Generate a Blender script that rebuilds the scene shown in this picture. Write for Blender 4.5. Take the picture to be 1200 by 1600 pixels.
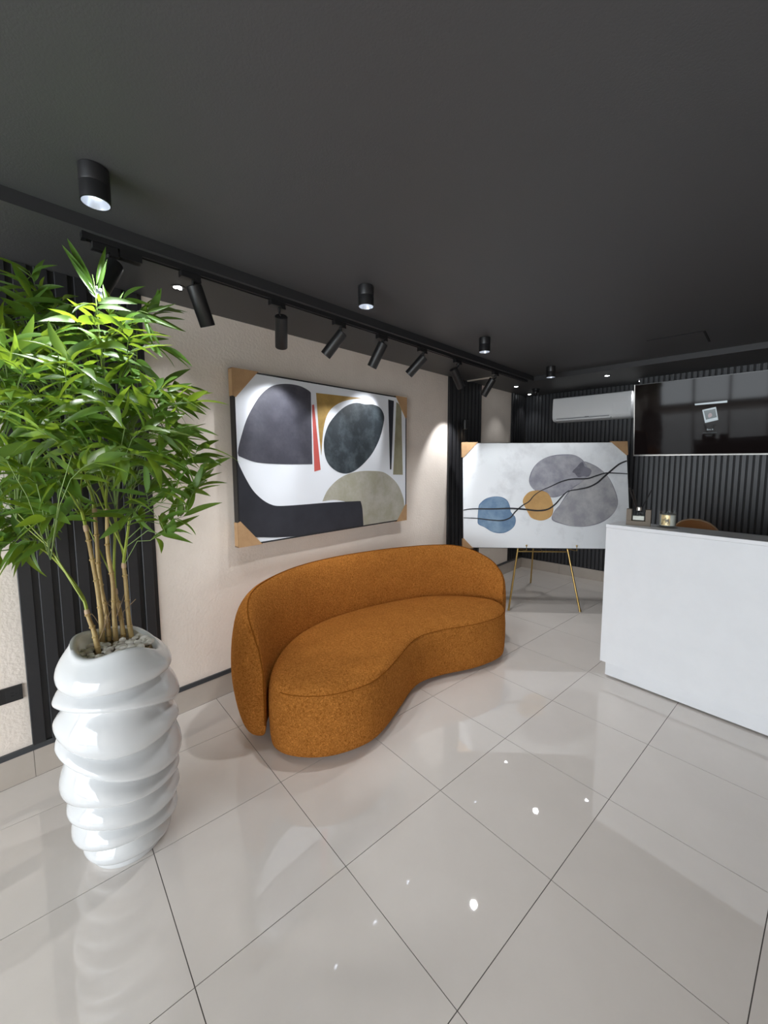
import bpy, bmesh, math, random
from mathutils import Vector, Matrix
random.seed(3)
for o in list(bpy.data.objects): bpy.data.objects.remove(o)
scene = bpy.context.scene
COL = scene.collection
# Room frame: x = distance from the left wall, y = along the left wall (away from camera), z = up. Metres.

# ---------------------------------------------------------------- camera
YAW, PITCH, ROLL = 0.854 - 0.10047, -0.096, -0.003
F_PX, CX, CY = 630.1, 605.06, 781.5
cam = bpy.data.cameras.new('camera'); cam_o = bpy.data.objects.new('camera', cam); COL.objects.link(cam_o)
_f = Vector((-math.sin(YAW)*math.cos(PITCH), math.cos(YAW)*math.cos(PITCH), math.sin(PITCH)))
_r = Vector((math.cos(YAW), math.sin(YAW), 0)); _u = _r.cross(_f)
_r2 = _r*math.cos(ROLL) + _u*math.sin(ROLL); _u2 = -_r*math.sin(ROLL) + _u*math.cos(ROLL)
CAM = Vector((2.813, -0.569, 1.708))
cam_o.matrix_world = Matrix(((_r2.x, _u2.x, -_f.x, CAM.x), (_r2.y, _u2.y, -_f.y, CAM.y), (_r2.z, _u2.z, -_f.z, CAM.z), (0, 0, 0, 1)))
cam.sensor_fit = 'VERTICAL'; cam.sensor_height = 36.0; cam.sensor_width = 27.0
cam.lens = F_PX/1600*36
cam.shift_x = (600-CX)/1600; cam.shift_y = (CY-800)/1600
cam.clip_start = 0.05; cam.clip_end = 200
scene.camera = cam_o

# ---------------------------------------------------------------- world, daylight, exposure
world = bpy.data.worlds.new('world'); scene.world = world; world.use_nodes = True
bg = world.node_tree.nodes['Background']; bg.inputs[0].default_value = (0.87, 0.94, 1.0, 1); bg.inputs[1].default_value = 10.2
vs = scene.view_settings; vs.view_transform = 'Standard'; vs.look = 'None'; vs.gamma = 1; vs.exposure = 0.0; vs.use_curve_mapping = False
scene.cycles.use_denoising = True
scene.cycles.max_bounces = 10; scene.cycles.diffuse_bounces = 5; scene.cycles.glossy_bounces = 5; scene.cycles.sample_clamp_indirect = 6.0
scene.cycles.caustics_reflective = False; scene.cycles.caustics_refractive = False
YF = -4.2      # window wall behind the camera
XR = 4.7       # right-hand wall
YB = 5.59      # back wall
YT = 5.20      # back wall, television part (stands forward)
XT = 1.62      # where that part begins
ZS, ZC = 2.705, 2.760   # soffit underside, main ceiling
pl = bpy.data.lights.new('window_daylight', 'AREA'); pl.shape = 'RECTANGLE'; pl.size = 4.2; pl.size_y = 2.4; pl.cycles.is_portal = True
po = bpy.data.objects.new('window_daylight', pl); COL.objects.link(po); po.location = (2.35, YF-0.16, 1.3); po.rotation_euler = (math.pi/2, 0, 0)

SPOT_W = 21.0; DOWN_W = 50.0; REC_W = 8.0

# ---------------------------------------------------------------- materials
def N(nt, t, **kw):
    n = nt.nodes.new(t)
    for k, v in kw.items(): setattr(n, k, v)
    return n
def mat(name, col, rough=.5, metal=0., spec=.5, bump=None, vary=None, coat=0., sheen=0., emit=None, trans=0., bdist=.01):
    m = bpy.data.materials.new(name); m.use_nodes = True; nt = m.node_tree; b = nt.nodes['Principled BSDF']
    b.inputs['Base Color'].default_value = (*col, 1); b.inputs['Roughness'].default_value = rough
    b.inputs['Metallic'].default_value = metal; b.inputs['Specular IOR Level'].default_value = spec
    b.inputs['Coat Weight'].default_value = coat; b.inputs['Coat Roughness'].default_value = .05
    if sheen: b.inputs['Sheen Weight'].default_value = sheen; b.inputs['Sheen Roughness'].default_value = .5
    if trans: b.inputs['Transmission Weight'].default_value = trans
    if emit: b.inputs['Emission Color'].default_value = (*emit[0], 1); b.inputs['Emission Strength'].default_value = emit[1]
    tc = N(nt, 'ShaderNodeTexCoord')
    if bump:
        t = N(nt, 'ShaderNodeTexNoise'); t.inputs['Scale'].default_value = bump[0]; t.inputs['Detail'].default_value = bump[2] if len(bump) > 2 else 3
        bn = N(nt, 'ShaderNodeBump'); bn.inputs['Strength'].default_value = bump[1]; bn.inputs['Distance'].default_value = bdist
        nt.links.new(tc.outputs['Object'], t.inputs['Vector']); nt.links.new(t.outputs['Fac'], bn.inputs['Height']); nt.links.new(bn.outputs['Normal'], b.inputs['Normal'])
    if vary:   # (scale, colour2, lo, hi)
        t = N(nt, 'ShaderNodeTexNoise'); t.inputs['Scale'].default_value = vary[0]; t.inputs['Detail'].default_value = 5; t.inputs['Roughness'].default_value = .65
        r = N(nt, 'ShaderNodeValToRGB'); e = r.color_ramp.elements
        e[0].position = vary[2]; e[1].position = vary[3]; e[0].color = (*col, 1); e[1].color = (*vary[1], 1)
        nt.links.new(tc.outputs['Object'], t.inputs['Vector']); nt.links.new(t.outputs['Fac'], r.inputs['Fac']); nt.links.new(r.outputs['Color'], b.inputs['Base Color'])
    return m
M = {}
M['tile'] = mat('polished_tile', (.71, .66, .615), .018, spec=.95, vary=(2.5, (.74, .69, .645), .35, .65))
M['skirt'] = mat('skirting_tile', (.46, .41, .36), .18, vary=(3, (.50, .45, .40), .35, .65))
M['grout'] = mat('grout', (.11, .10, .09), .9)
M['plaster'] = mat('beige_plaster', (.82, .735, .655), .75, bump=(55, .35, 5), vary=(6, (.86, .775, .695), .35, .7))
M['ceiling'] = mat('charcoal_paint', (.060, .060, .063), .55, bump=(160, .08))
M['soffit'] = mat('charcoal_paint_soffit', (.060, .060, .062), .5, bump=(120, .1))
M['fascia_shade'] = mat('fascia_shade_black', (.024, .024, .026), .5)  # shade on the soffit edges, put in as a near-black colour
M['slat'] = mat('black_slat', (.017, .017, .019), .45, bump=(40, .04))
M['slat_b'] = mat('anthracite_slat', (.030, .031, .035), .42, bump=(60, .06))
M['slatback'] = mat('black_backing', (.006, .006, .007), .6)
M['trimblack'] = mat('dark_grey_trim', (.045, .05, .056), .35)
M['blackmetal'] = mat('matt_black_metal', (.012, .012, .013), .38)
M['blackplastic'] = mat('black_plastic', (.010, .010, .011), .3)
M['reflector'] = mat('lamp_reflector', (.45, .48, .54), .25, metal=.6, emit=((.9, .94, 1), .06))
M['lamp'] = mat('led_disc', (1, 1, 1), .4, emit=((.93, .97, 1), 26))
M['warmlamp'] = mat('warm_led', (1, .9, .7), .4, emit=((1, .78, .5), 6))
def boucle():
    m = mat('rust_boucle', (.46, .165, .028), .95, spec=.03)
    nt = m.node_tree; b = nt.nodes['Principled BSDF']; tc = nt.nodes['Texture Coordinate']
    v = N(nt, 'ShaderNodeTexNoise'); v.inputs['Scale'].default_value = 105; v.inputs['Detail'].default_value = 4; v.inputs['Distortion'].default_value = 1.2
    v2 = N(nt, 'ShaderNodeTexNoise'); v2.inputs['Scale'].default_value = 9; v2.inputs['Detail'].default_value = 4
    bn = N(nt, 'ShaderNodeBump'); bn.inputs['Strength'].default_value = 1.; bn.inputs['Distance'].default_value = .014
    r = N(nt, 'ShaderNodeValToRGB'); e = r.color_ramp.elements; e[0].position = .32; e[1].position = .68
    e[0].color = (.31, .107, .016, 1); e[1].color = (.67, .272, .063, 1)
    mx = N(nt, 'ShaderNodeMix'); mx.data_type = 'RGBA'; mx.blend_type = 'MULTIPLY'; mx.inputs[0].default_value = .35
    r2 = N(nt, 'ShaderNodeValToRGB'); r2.color_ramp.elements[0].position = .3; r2.color_ramp.elements[1].position = .7
    r2.color_ramp.elements[0].color = (.72, .66, .6, 1); r2.color_ramp.elements[1].color = (1, 1, 1, 1)
    L = nt.links.new
    L(tc.outputs['Object'], v.inputs['Vector']); L(tc.outputs['Object'], v2.inputs['Vector']); L(v.outputs['Fac'], bn.inputs['Height']); L(bn.outputs['Normal'], b.inputs['Normal'])
    L(v.outputs['Fac'], r.inputs['Fac']); L(v2.outputs['Fac'], r2.inputs['Fac']); L(r.outputs['Color'], mx.inputs[6]); L(r2.outputs['Color'], mx.inputs[7]); L(mx.outputs[2], b.inputs['Base Color'])
    return m
M['sofa'] = boucle()
M['seam'] = mat('rust_seam', (.22, .072, .010), .95, spec=.03)
M['white'] = mat('white_laminate', (.80, .82, .85), .48, spec=.35, vary=(5, (.82, .84, .87), .4, .6))
M['whitegloss'] = mat('white_fibreglass', (.64, .655, .665), .10, coat=.4)
M['potinside'] = mat('pot_inside', (.74, .74, .67), .6, vary=(20, (.82, .82, .77), .35, .65))
M['pebble'] = mat('pebble', (.50, .46, .40), .7, vary=(30, (.80, .78, .74), .35, .65))
M['canvas'] = mat('white_canvas', (.78, .82, .88), .75, bump=(300, .15))
M['canvas2'] = mat('white_textured_canvas', (.80, .83, .86), .7, bump=(200, .15), vary=(4, (.66, .68, .71), .52, .74))
M['card'] = mat('corrugated_cardboard', (.50, .31, .16), .85, bump=(90, .1), vary=(14, (.43, .26, .13), .4, .7))
M['p_slate'] = mat('paint_slate', (.050, .050, .068), .55, bump=(45, .15), vary=(7, (.085, .086, .11), .4, .72))
M['p_black'] = mat('paint_black', (.018, .020, .028), .5, vary=(5, (.028, .030, .040), .4, .7))
M['p_teal'] = mat('paint_teal', (.028, .037, .045), .5, bump=(45, .15), vary=(8, (.085, .11, .125), .45, .72))
M['p_gold'] = mat('paint_gold', (.42, .27, .075), .55, vary=(14, (.30, .19, .05), .4, .7))
M['p_red'] = mat('paint_red', (.55, .10, .085), .6)
M['p_olive'] = mat('paint_olive', (.30, .285, .19), .6, vary=(9, (.24, .22, .14), .4, .7))
M['p_egg'] = mat('paint_sage', (.36, .35, .27), .6, bump=(40, .2), vary=(6, (.47, .46, .41), .38, .66))
M['w_blue'] = mat('wash_blue', (.115, .20, .32), .7, vary=(3.5, (.24, .35, .47), .42, .66))
M['w_orange'] = mat('wash_orange', (.56, .34, .13), .7, vary=(4, (.46, .27, .10), .4, .65))
M['w_grey'] = mat('wash_grey', (.25, .255, .30), .7, vary=(5, (.42, .42, .46), .38, .66))
M['w_grey2'] = mat('wash_grey_light', (.31, .31, .34), .7, vary=(6, (.46, .46, .47), .38, .66))
M['w_dark'] = mat('wash_dark', (.135, .135, .17), .7, vary=(10, (.20, .20, .24), .4, .6))
M['w_ink'] = mat('ink', (.018, .018, .022), .6)
M['brass'] = mat('brass', (.52, .36, .13), .28, metal=1)
M['acwhite'] = mat('white_plastic', (.86, .87, .88), .25)
M['acgrey'] = mat('grey_plastic', (.25, .25, .26), .4)
M['screen'] = mat('screen_glass', (.008, .006, .006), .05, spec=.15, emit=((.30, .20, .20), .006))
M['screen_ui'] = mat('screen_ui', (.05, .05, .06), .2, emit=((.62, .74, .80), .5))
M['screen_ui2'] = mat('screen_picture', (.02, .02, .02), .2, emit=((.10, .14, .15), .5))
M['screen_ui3'] = mat('screen_picture_detail', (.02, .02, .02), .2, emit=((.42, .32, .34), .5))
M['silver'] = mat('brushed_silver', (.60, .58, .55), .3, metal=.9)
M['leather'] = mat('tan_leather', (.36, .16, .05), .5, bump=(80, .15))
M['taupe'] = mat('taupe_box', (.17, .135, .10), .6)
def thinglass():
    m = bpy.data.materials.new('clear_glass'); m.use_nodes = True; nt = m.node_tree; nt.nodes.clear(); L = nt.links.new
    o = N(nt, 'ShaderNodeOutputMaterial'); g = N(nt, 'ShaderNodeBsdfGlossy'); t = N(nt, 'ShaderNodeBsdfTransparent'); x = N(nt, 'ShaderNodeMixShader'); f = N(nt, 'ShaderNodeLayerWeight')
    g.inputs['Roughness'].default_value = .03; t.inputs['Color'].default_value = (.93, .95, .95, 1); f.inputs['Blend'].default_value = .12
    L(f.outputs['Facing'], x.inputs[0]); L(t.outputs[0], x.inputs[1]); L(g.outputs[0], x.inputs[2]); L(x.outputs[0], o.inputs['Surface']); return m
M['glass'] = thinglass()
M['wax'] = mat('cream_wax', (.80, .78, .70), .5)
M['goldlabel'] = mat('gold_label', (.75, .60, .32), .35, metal=.3, vary=(30, (.07, .06, .04), .50, .58))
M['cane'] = mat('cane_stem', (.30, .20, .075), .6, vary=(16, (.42, .30, .12), .35, .65))
M['greenstem'] = mat('green_stem', (.24, .30, .03), .55)
M['husk'] = mat('husk', (.46, .32, .20), .7)
M['twig'] = mat('green_twig', (.18, .27, .08), .6)
M['root'] = mat('dry_root', (.22, .15, .08), .8)
M['dark'] = mat('dark_gap', (.004, .004, .004), .8)
def leafmat(name, c1, c2):
    m = bpy.data.materials.new(name); m.use_nodes = True; nt = m.node_tree; nt.nodes.clear(); L = nt.links.new
    out = N(nt, 'ShaderNodeOutputMaterial'); b = N(nt, 'ShaderNodeBsdfPrincipled'); tr = N(nt, 'ShaderNodeBsdfTranslucent'); mx = N(nt, 'ShaderNodeMixShader')
    oi = N(nt, 'ShaderNodeObjectInfo'); tc = N(nt, 'ShaderNodeTexCoord'); no = N(nt, 'ShaderNodeTexNoise'); no.inputs['Scale'].default_value = 6
    ad = N(nt, 'ShaderNodeMath'); ad.operation = 'ADD'; ml = N(nt, 'ShaderNodeMath'); ml.operation = 'MULTIPLY'; ml.inputs[1].default_value = .5
    r = N(nt, 'ShaderNodeValToRGB'); r.color_ramp.elements[0].color = (*c1, 1); r.color_ramp.elements[1].color = (*c2, 1)
    L(tc.outputs['Object'], no.inputs['Vector']); L(oi.outputs['Random'], ad.inputs[0]); L(no.outputs['Fac'], ad.inputs[1]); L(ad.outputs[0], ml.inputs[0]); L(ml.outputs[0], r.inputs['Fac'])
    L(r.outputs['Color'], b.inputs['Base Color']); b.inputs['Roughness'].default_value = .42; tr.inputs['Color'].default_value = (.30, .44, .03, 1)
    mx.inputs[0].default_value = .34; L(b.outputs[0], mx.inputs[1]); L(tr.outputs[0], mx.inputs[2]); L(mx.outputs[0], out.inputs['Surface'])
    return m
M['leaf'] = leafmat('bamboo_leaf', (.040, .105, .016), (.14, .27, .040))

# ---------------------------------------------------------------- mesh helpers (all take room coordinates)
def inv(parent):
    m = Matrix.Identity(4); p = parent
    while p is not None: m = p.matrix_basis @ m; p = p.parent
    return m.inverted()
def link(name, me, material, parent=None):
    o = bpy.data.objects.new(name, me); COL.objects.link(o)
    if material is not None and not me.materials: me.materials.append(material)
    if parent is not None: o.parent = parent
    return o
def mk(name, verts, faces, material, parent=None, smooth=False):
    me = bpy.data.meshes.new(name)
    if parent is not None:
        mi = inv(parent); verts = [mi @ Vector(v) for v in verts]
    me.from_pydata([tuple(v) for v in verts], [], faces); me.update()
    bm = bmesh.new(); bm.from_mesh(me); bmesh.ops.recalc_face_normals(bm, faces=bm.faces); bm.to_mesh(me); bm.free()
    if smooth: me.polygons.foreach_set('use_smooth', [True]*len(me.polygons))
    return link(name, me, material, parent)
def from_bm(name, bm, material, parent=None, smooth=False, localise=True):
    if parent is not None and localise: bm.transform(inv(parent))
    me = bpy.data.meshes.new(name); bm.to_mesh(me); bm.free()
    if smooth: me.polygons.foreach_set('use_smooth', [True]*len(me.polygons))
    return link(name, me, material, parent)
def boxbm(a, b, bevel=0., seg=2, bm=None):
    nb = bmesh.new(); r = bmesh.ops.create_cube(nb, size=1)
    for v in nb.verts: v.co = Vector(((a[i]+b[i])/2 + v.co[i]*(b[i]-a[i]) for i in range(3)))
    if bevel: bmesh.ops.bevel(nb, geom=nb.edges[:], offset=bevel, segments=seg, affect='EDGES', profile=.6)
    if bm is None: return nb
    me = bpy.data.meshes.new('t'); nb.to_mesh(me); nb.free(); bm.from_mesh(me); bpy.data.meshes.remove(me); return bm
def box(name, a, b, material, parent=None, bevel=0., seg=2):
    return from_bm(name, boxbm(a, b, bevel, seg), material, parent)
def sharp(o, ang=.6):
    o.data.polygons.foreach_set('use_smooth', [True]*len(o.data.polygons)); o.data.set_sharp_from_angle(angle=ang)
    return o
def loft(rings, closed=True, cap=(True, True)):
    n = len(rings[0]); V = [p for r in rings for p in r]; Fc = []
    for i in range(len(rings)-1):
        for j in range(n if closed else n-1):
            k = (j+1) % n; Fc.append((i*n+j, i*n+k, (i+1)*n+k, (i+1)*n+j))
    if cap[0]: Fc.append(tuple(range(n-1, -1, -1)))
    if cap[1]: Fc.append(tuple((len(rings)-1)*n+j for j in range(n)))
    return V, Fc
def frame_of(d):
    d = Vector(d).normalized(); a = Vector((0, 0, 1)) if abs(d.z) < .95 else Vector((1, 0, 0))
    x = d.cross(a).normalized(); y = d.cross(x).normalized(); return x, y
def tube_vf(pts, rad, n=8):
    pts = [Vector(p) for p in pts]; rings = []
    for i, p in enumerate(pts):
        d = (pts[min(i+1, len(pts)-1)] - pts[max(i-1, 0)]); x, y = frame_of(d)
        r = rad[i] if isinstance(rad, (list, tuple)) else rad
        rings.append([p + (x*math.cos(2*math.pi*k/n) + y*math.sin(2*math.pi*k/n))*r for k in range(n)])
    return loft(rings)
def tube(name, pts, rad, material, parent=None, n=8):
    V, Fc = tube_vf(pts, rad, n); return sharp(mk(name, V, Fc, material, parent), .9)
def lathe(name, prof, axis0, axisdir, material, parent=None, n=32, caps=(True, True)):
    d = Vector(axisdir).normalized(); x, y = frame_of(d); o = Vector(axis0)
    rings = [[o + d*h + (x*math.cos(2*math.pi*k/n) + y*math.sin(2*math.pi*k/n))*r for k in range(n)] for r, h in prof]
    V, Fc = loft(rings, cap=caps); return sharp(mk(name, V, Fc, material, parent), .6)
def catmull(P, m=8, closed=False):
    P = [Vector(p) for p in P]; n = len(P); out = []
    for i in range(n if closed else n-1):
        g = (lambda k: P[k % n]) if closed else (lambda k: P[min(max(k, 0), n-1)])
        a, b, c, d = g(i-1), g(i), g(i+1), g(i+2)
        for j in range(m):
            t = j/m; out.append(.5*((2*b) + (c-a)*t + (2*a-5*b+4*c-d)*t*t + (3*b-a-3*c+d)*t**3))
    if not closed: out.append(P[-1])
    return out
def tag(o, label=None, cat=None, group=None, kind=None):
    if label: o['label'] = label
    if cat: o['category'] = cat
    if group: o['group'] = group
    if kind: o['kind'] = kind
    return o
def thing(name, label, cat, loc=(0, 0, 0), rotz=0., group=None, rot=None):
    o = bpy.data.objects.new(name, None); COL.objects.link(o); o.empty_display_size = .1
    o.location = loc; o.rotation_euler = rot if rot else (0, 0, rotz)
    o.matrix_basis = Matrix.Translation(loc) @ (rot.to_matrix().to_4x4() if rot else Matrix.Rotation(rotz, 4, 'Z'))
    return tag(o, label, cat, group)
def copytree(o, parent=None):
    c = o.copy(); COL.objects.link(c); c.parent = parent
    for ch in list(o.children): copytree(ch, c)
    return c
def struct(o): o['kind'] = 'structure'; return o
WA = 0.10047     # the floor tiles and the desk are turned by this against the walls
def T(x, y, z=0.):   # tile-grid coordinates -> room coordinates
    X = x + 1.567; c, s = math.cos(WA), math.sin(WA)
    return Vector((c*X + s*y, -s*X + c*y, z))

# ================================================================ STRUCTURE
ROOM = [(0, YF), (XR, YF), (XR, YT), (XT, YT), (XT, YB), (0, YB)]
floor = struct(box('floor', (-.1, YF-.1, -.10), (XR+.1, YB+.1, -.0025), M['grout']))
def clip(poly):
    def cut(P, f):
        out = []
        for i in range(len(P)):
            a, b = P[i], P[(i+1) % len(P)]; fa, fb = f(a), f(b)
            if fa >= 0: out.append(a)
            if (fa >= 0) != (fb >= 0): out.append(a + (b-a)*(fa/(fa-fb)))
        return out
    for f in (lambda p: p.x-.012, lambda p: XR-p.x, lambda p: p.y-YF, lambda p: YB-p.y):
        poly = cut(poly, f)
        if len(poly) < 3: return None
    return poly
tile_me = None
TS, G = .6, .0016
for i in range(-9, 12):
    for j in range(-4, 8):
        c4 = [T(j*TS+G, i*TS+G), T((j+1)*TS-G, i*TS+G), T((j+1)*TS-G, (i+1)*TS-G), T(j*TS+G, (i+1)*TS-G)]
        cl = clip(c4)
        if not cl: continue
        full = len(cl) == 4 and all((a-b).length < 1e-6 for a, b in zip(cl, c4))
        ctr = T((j+.5)*TS, (i+.5)*TS)
        if full and tile_me is not None:
            o = bpy.data.objects.new('floor_tile', tile_me); COL.objects.link(o); o.parent = floor; o.location = ctr; continue
        V = [p-ctr for p in cl]; n = len(V)
        me = bpy.data.meshes.new('floor_tile')
        me.from_pydata([(v.x, v.y, 0.) for v in V] + [(v.x, v.y, -.008) for v in V], [],
                       [tuple(range(n)), tuple(range(2*n-1, n-1, -1))] + [((k+1) % n, k, n+k, n+(k+1) % n) for k in range(n)])
        o = link('floor_tile', me, M['tile'], floor); o.location = ctr
        if full: tile_me = me

wall_left = struct(box('wall_left', (-.15, YF-.1, -.1), (0, YB+.15, 2.95), M['plaster']))
wall_back = struct(box('wall_back', (-.15, YB, -.1), (XT, YB+.15, 2.95), M['slatback']))
wall_tv = struct(box('wall_back_right', (XT, YT, -.1), (XR+.15, YB+.15, 2.95), M['slatback']))
wall_right = struct(box('wall_right', (XR, YF-.1, -.1), (XR+.15, YB+.15, 2.95), M['plaster']))
ceiling = struct(box('ceiling', (-.15, YF-.1, ZC), (XR+.15, YB+.15, 2.98), M['ceiling']))
# dropped soffit: one run along the left wall, one along the back
bm = boxbm((0, YF, ZS), (.617, YB, ZC+.01)); boxbm((.6165, 4.46, ZS), (XR, YB, ZC+.01), bm=bm)
soffit = struct(from_bm('ceiling_soffit', bm, M['soffit']))
struct(box('shade_strip_left', (.617, YF, ZS-.001), (.6195, 4.46, ZC), M['fascia_shade'])); struct(box('shade_strip_back', (.6195, 4.4575, ZS-.001), (XR, 4.46, ZC), M['fascia_shade']))  # thin dark strips added over both soffit faces to imitate their shade
struct(box('trim_2', (.03, 3.855, ZS-.014), (.36, 3.885, ZS+.002), M['skirt']))
# window wall behind the camera
bm = boxbm((-.15, YF-.2, -.1), (.25, YF, 2.95)); boxbm((4.45, YF-.2, -.1), (XR+.15, YF, 2.95), bm=bm)
boxbm((.25, YF-.2, 2.5), (4.45, YF, 2.95), bm=bm); boxbm((.25, YF-.2, -.1), (4.45, YF, .1), bm=bm)
struct(from_bm('wall_front', bm, M['plaster']))
win = struct(box('window_1', (.25, YF-.14, 2.44), (4.45, YF-.06, 2.5), M['blackmetal']))
for k in range(6):
    x = .25 + k*(4.2-.05)/5
    box('window_mullion', (x, YF-.14, .1), (x+.05, YF-.06, 2.45), M['blackmetal'], win)
box('window_transom', (.25, YF-.14, 1.95), (4.45, YF-.06, 2.0), M['blackmetal'], win)
box('window_sill', (.25, YF-.14, .1), (4.45, YF-.04, .14), M['blackmetal'], win)

# skirting
base = struct(box('baseboard_left', (0, YF, 0), (.006, YB, .15), M['grout']))
y = -.391 - .6*6
while y < YB:
    y0, y1 = max(y, YF), min(y+.6, YB)
    if y1-y0 > .02: box('skirting_tile', (.001, y0+.001, .001), (.011, y1-.001, .153), M['skirt'], base)
    y += .6
struct(box('trim_1', (0, YF, .154), (.014, YB, .184), M['trimblack']))
bback = struct(box('baseboard_back', (0.012, YB-.006, 0), (XT, YB, .15), M['grout']))
x = .012
while x < XT:
    box('skirting_tile', (x+.001, YB-.012, .001), (min(x+.6, XT)-.001, YB-.001, .153), M['skirt'], bback); x += .6
bbr = struct(box('baseboard_right', (XT, YT-.006, 0), (XR, YT, .15), M['grout']))
x = XT
while x < XR:
    box('skirting_tile', (x+.001, YT-.012, .001), (min(x+.6, XR)-.001, YT-.001, .153), M['skirt'], bbr); x += .6

# ---- slat cladding
_slat = {}
def slat_mesh(axis, w, dpt, h, material):
    key = (axis, round(w, 4), round(dpt, 4), round(h, 4))
    if key not in _slat:
        bm = boxbm((0, 0, 0), (dpt, w, h)) if axis == 'y' else boxbm((0, -dpt, 0), (w, 0, h))
        es = [e for e in bm.edges if abs(e.verts[0].co.z-e.verts[1].co.z) > .1]
        bmesh.ops.bevel(bm, geom=es, offset=.0025, segments=1, affect='EDGES')
        me = bpy.data.meshes.new('slat'); bm.to_mesh(me); bm.free(); me.materials.append(material); _slat[key] = me
    return _slat[key]
def slat_panel(y0, y1, label):
    p = box('slat_panel', (.0015, y0, .186), (.006, y1, ZS), M['slat'])
    tag(p, label, 'wall panel', 'black slat panels on the left wall')
    n = max(1, round((y1-y0)/.0813)); pitch = (y1-y0)/n
    for k in range(n):
        o = bpy.data.objects.new('slat', slat_mesh('y', pitch*.68, .020, ZS-.19, M['slat'])); COL.objects.link(o); o.parent = p
        o.location = (.005, y0+k*pitch, .188)
slat_panel(-.392, .266, 'tall black slatted wall panel behind the bamboo plant')
slat_panel(3.484, 4.252, 'black slatted wall panel with a small lit wall lamp, right of the large hung painting')
slat_panel(5.112, 5.565, 'narrow black slatted panel filling the far left corner of the room')
for wall, x0, x1, yy in ((wall_back, .02, XT, YB), (wall_tv, XT, XR, YT)):
    n = int((x1-x0)/.0523)
    for k in range(n):
        o = bpy.data.objects.new('slat', slat_mesh('x', .037, .016, ZS-.16, M['slat_b'])); COL.objects.link(o); o.parent = wall
        o.location = (x0+k*.0523, yy, .157)

# ceiling hatch (a thin panel let into the ceiling)
h = struct(box('ceiling_hatch', (1.97, 3.68, ZC-.003), (2.365, 4.08, ZC+.004), M['ceiling']))
h2 = box('shadow_gap', (2.365, 3.68, ZC-.006), (2.378, 4.08, ZC+.002), M['dark'], h)
box('shadow_gap', (1.97, 3.672, ZC-.004), (2.365, 3.68, ZC+.002), M['dark'], h)

# ================================================================ LIGHTS
def spot(name, loc, d, power, size, blend, rad=.025, col=(.95, .97, 1), parent=None):
    l = bpy.data.lights.new(name, 'SPOT'); l.energy = power; l.spot_size = math.radians(size); l.spot_blend = blend; l.shadow_soft_size = rad; l.color = col
    o = bpy.data.objects.new(name, l); COL.objects.link(o)
    o.rotation_mode = 'QUATERNION'; o.location = loc; o.rotation_quaternion = Vector(d).normalized().to_track_quat('-Z', 'Y')
    return o
# lighting track along the soffit edge
TX = .575
track = tag(box('lighting_track', (TX-.017, -.112, ZS-.022), (TX+.017, 4.34, ZS), M['blackmetal']), 'long black lighting track fixed under the ceiling edge', 'lighting track')
for sx in (-1, 1): box('track_lip', (TX+sx*.014-.003, -.11, ZS-.027), (TX+sx*.014+.003, 4.338, ZS-.022), M['blackmetal'], track)
box('end_cap', (TX-.02, -.125, ZS-.028), (TX+.02, -.108, ZS), M['blackplastic'], track)
box('feed_box', (TX-.022, .015, ZS-.062), (TX+.022, .105, ZS-.0271), M['blackplastic'], track)
HEADS = [  # y, top of cylinder, tip of cylinder, power factor, label
    (-.035, (.585, -.008, 2.600), (.660, -.10, 2.43), .9, 'black track spotlight half hidden behind the top leaves of the plant'),
    (.335, (.580, .345, 2.622), (.556, .425, 2.425), .9, 'long black track spotlight leaning right, nearest to the plant, lens just showing'),
    (.845, (.575, .868, 2.600), (.470, .930, 2.455), 1.0, 'black track spotlight hanging nearly upright above the painting, turned to the wall'),
    (1.335, (.575, 1.365, 2.612), (.465, 1.283, 2.450), 1.0, 'black track spotlight tilted left, between the upright one and the one with bright lens'),
    (1.765, (.580, 1.772, 2.622), (.484, 1.730, 2.436), 1.0, 'black track spotlight tilted left with a bright lens showing, above the painting'),
    (2.270, (.580, 2.288, 2.612), (.452, 2.214, 2.460), 1.0, 'black track spotlight strongly tilted left above the right end of the painting'),
    (2.815, (.585, 2.725, 2.580), (.603, 2.842, 2.419), 1.4, 'black track spotlight tilted right towards the black slatted panel'),
    (3.560, (.585, 3.490, 2.595), (.476, 3.473, 2.424), 2.6, 'short black track spotlight at the far end of the track'),
]
for (hy, top, tip, pf, lab) in HEADS:
    top, tip = Vector(top), Vector(tip); d = (tip-top).normalized()
    t = thing('track_spotlight', lab, 'spotlight', (TX, hy, ZS-.022), 0, 'spotlights on the lighting track')
    box('adapter', (TX-.018, hy-.055, ZS-.058), (TX+.018, hy+.045, ZS-.0275), M['blackplastic'], t, .002, 1)
    box('adapter_clip', (TX-.020, hy+.012, ZS-.068), (TX+.020, hy+.044, ZS-.055), M['blackplastic'], t)
    tube('stem', [(TX, hy+.01, ZS-.060), (TX, hy+.01, ZS-.085), top+d*.012+(Vector((TX, hy+.01, ZS-.09))-top)*.3, top+d*.03], .008, M['blackmetal'], t)
    b = lathe('housing', [(.0, 0), (.034, 0), (.039, .004), (.039, .196), (.0375, .20), (.034, .20), (.031, .165)], top, d, M['blackmetal'], t, 32, (True, False))
    lathe('reflector', [(.031, .165), (.033, .197)], top, d, M['reflector'], t, 32, (False, False))
    lathe('led', [(.0, .166), (.016, .1665)], top, d, M['lamp'], t, 24, (False, True))
    lathe('lamp_back', [(.0, .164), (.031, .165)], top, d, M['reflector'], t, 24, (False, True))
    spot('spotlight_beam', top+d*.19, d, SPOT_W*pf, 58, .55, .02)
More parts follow.
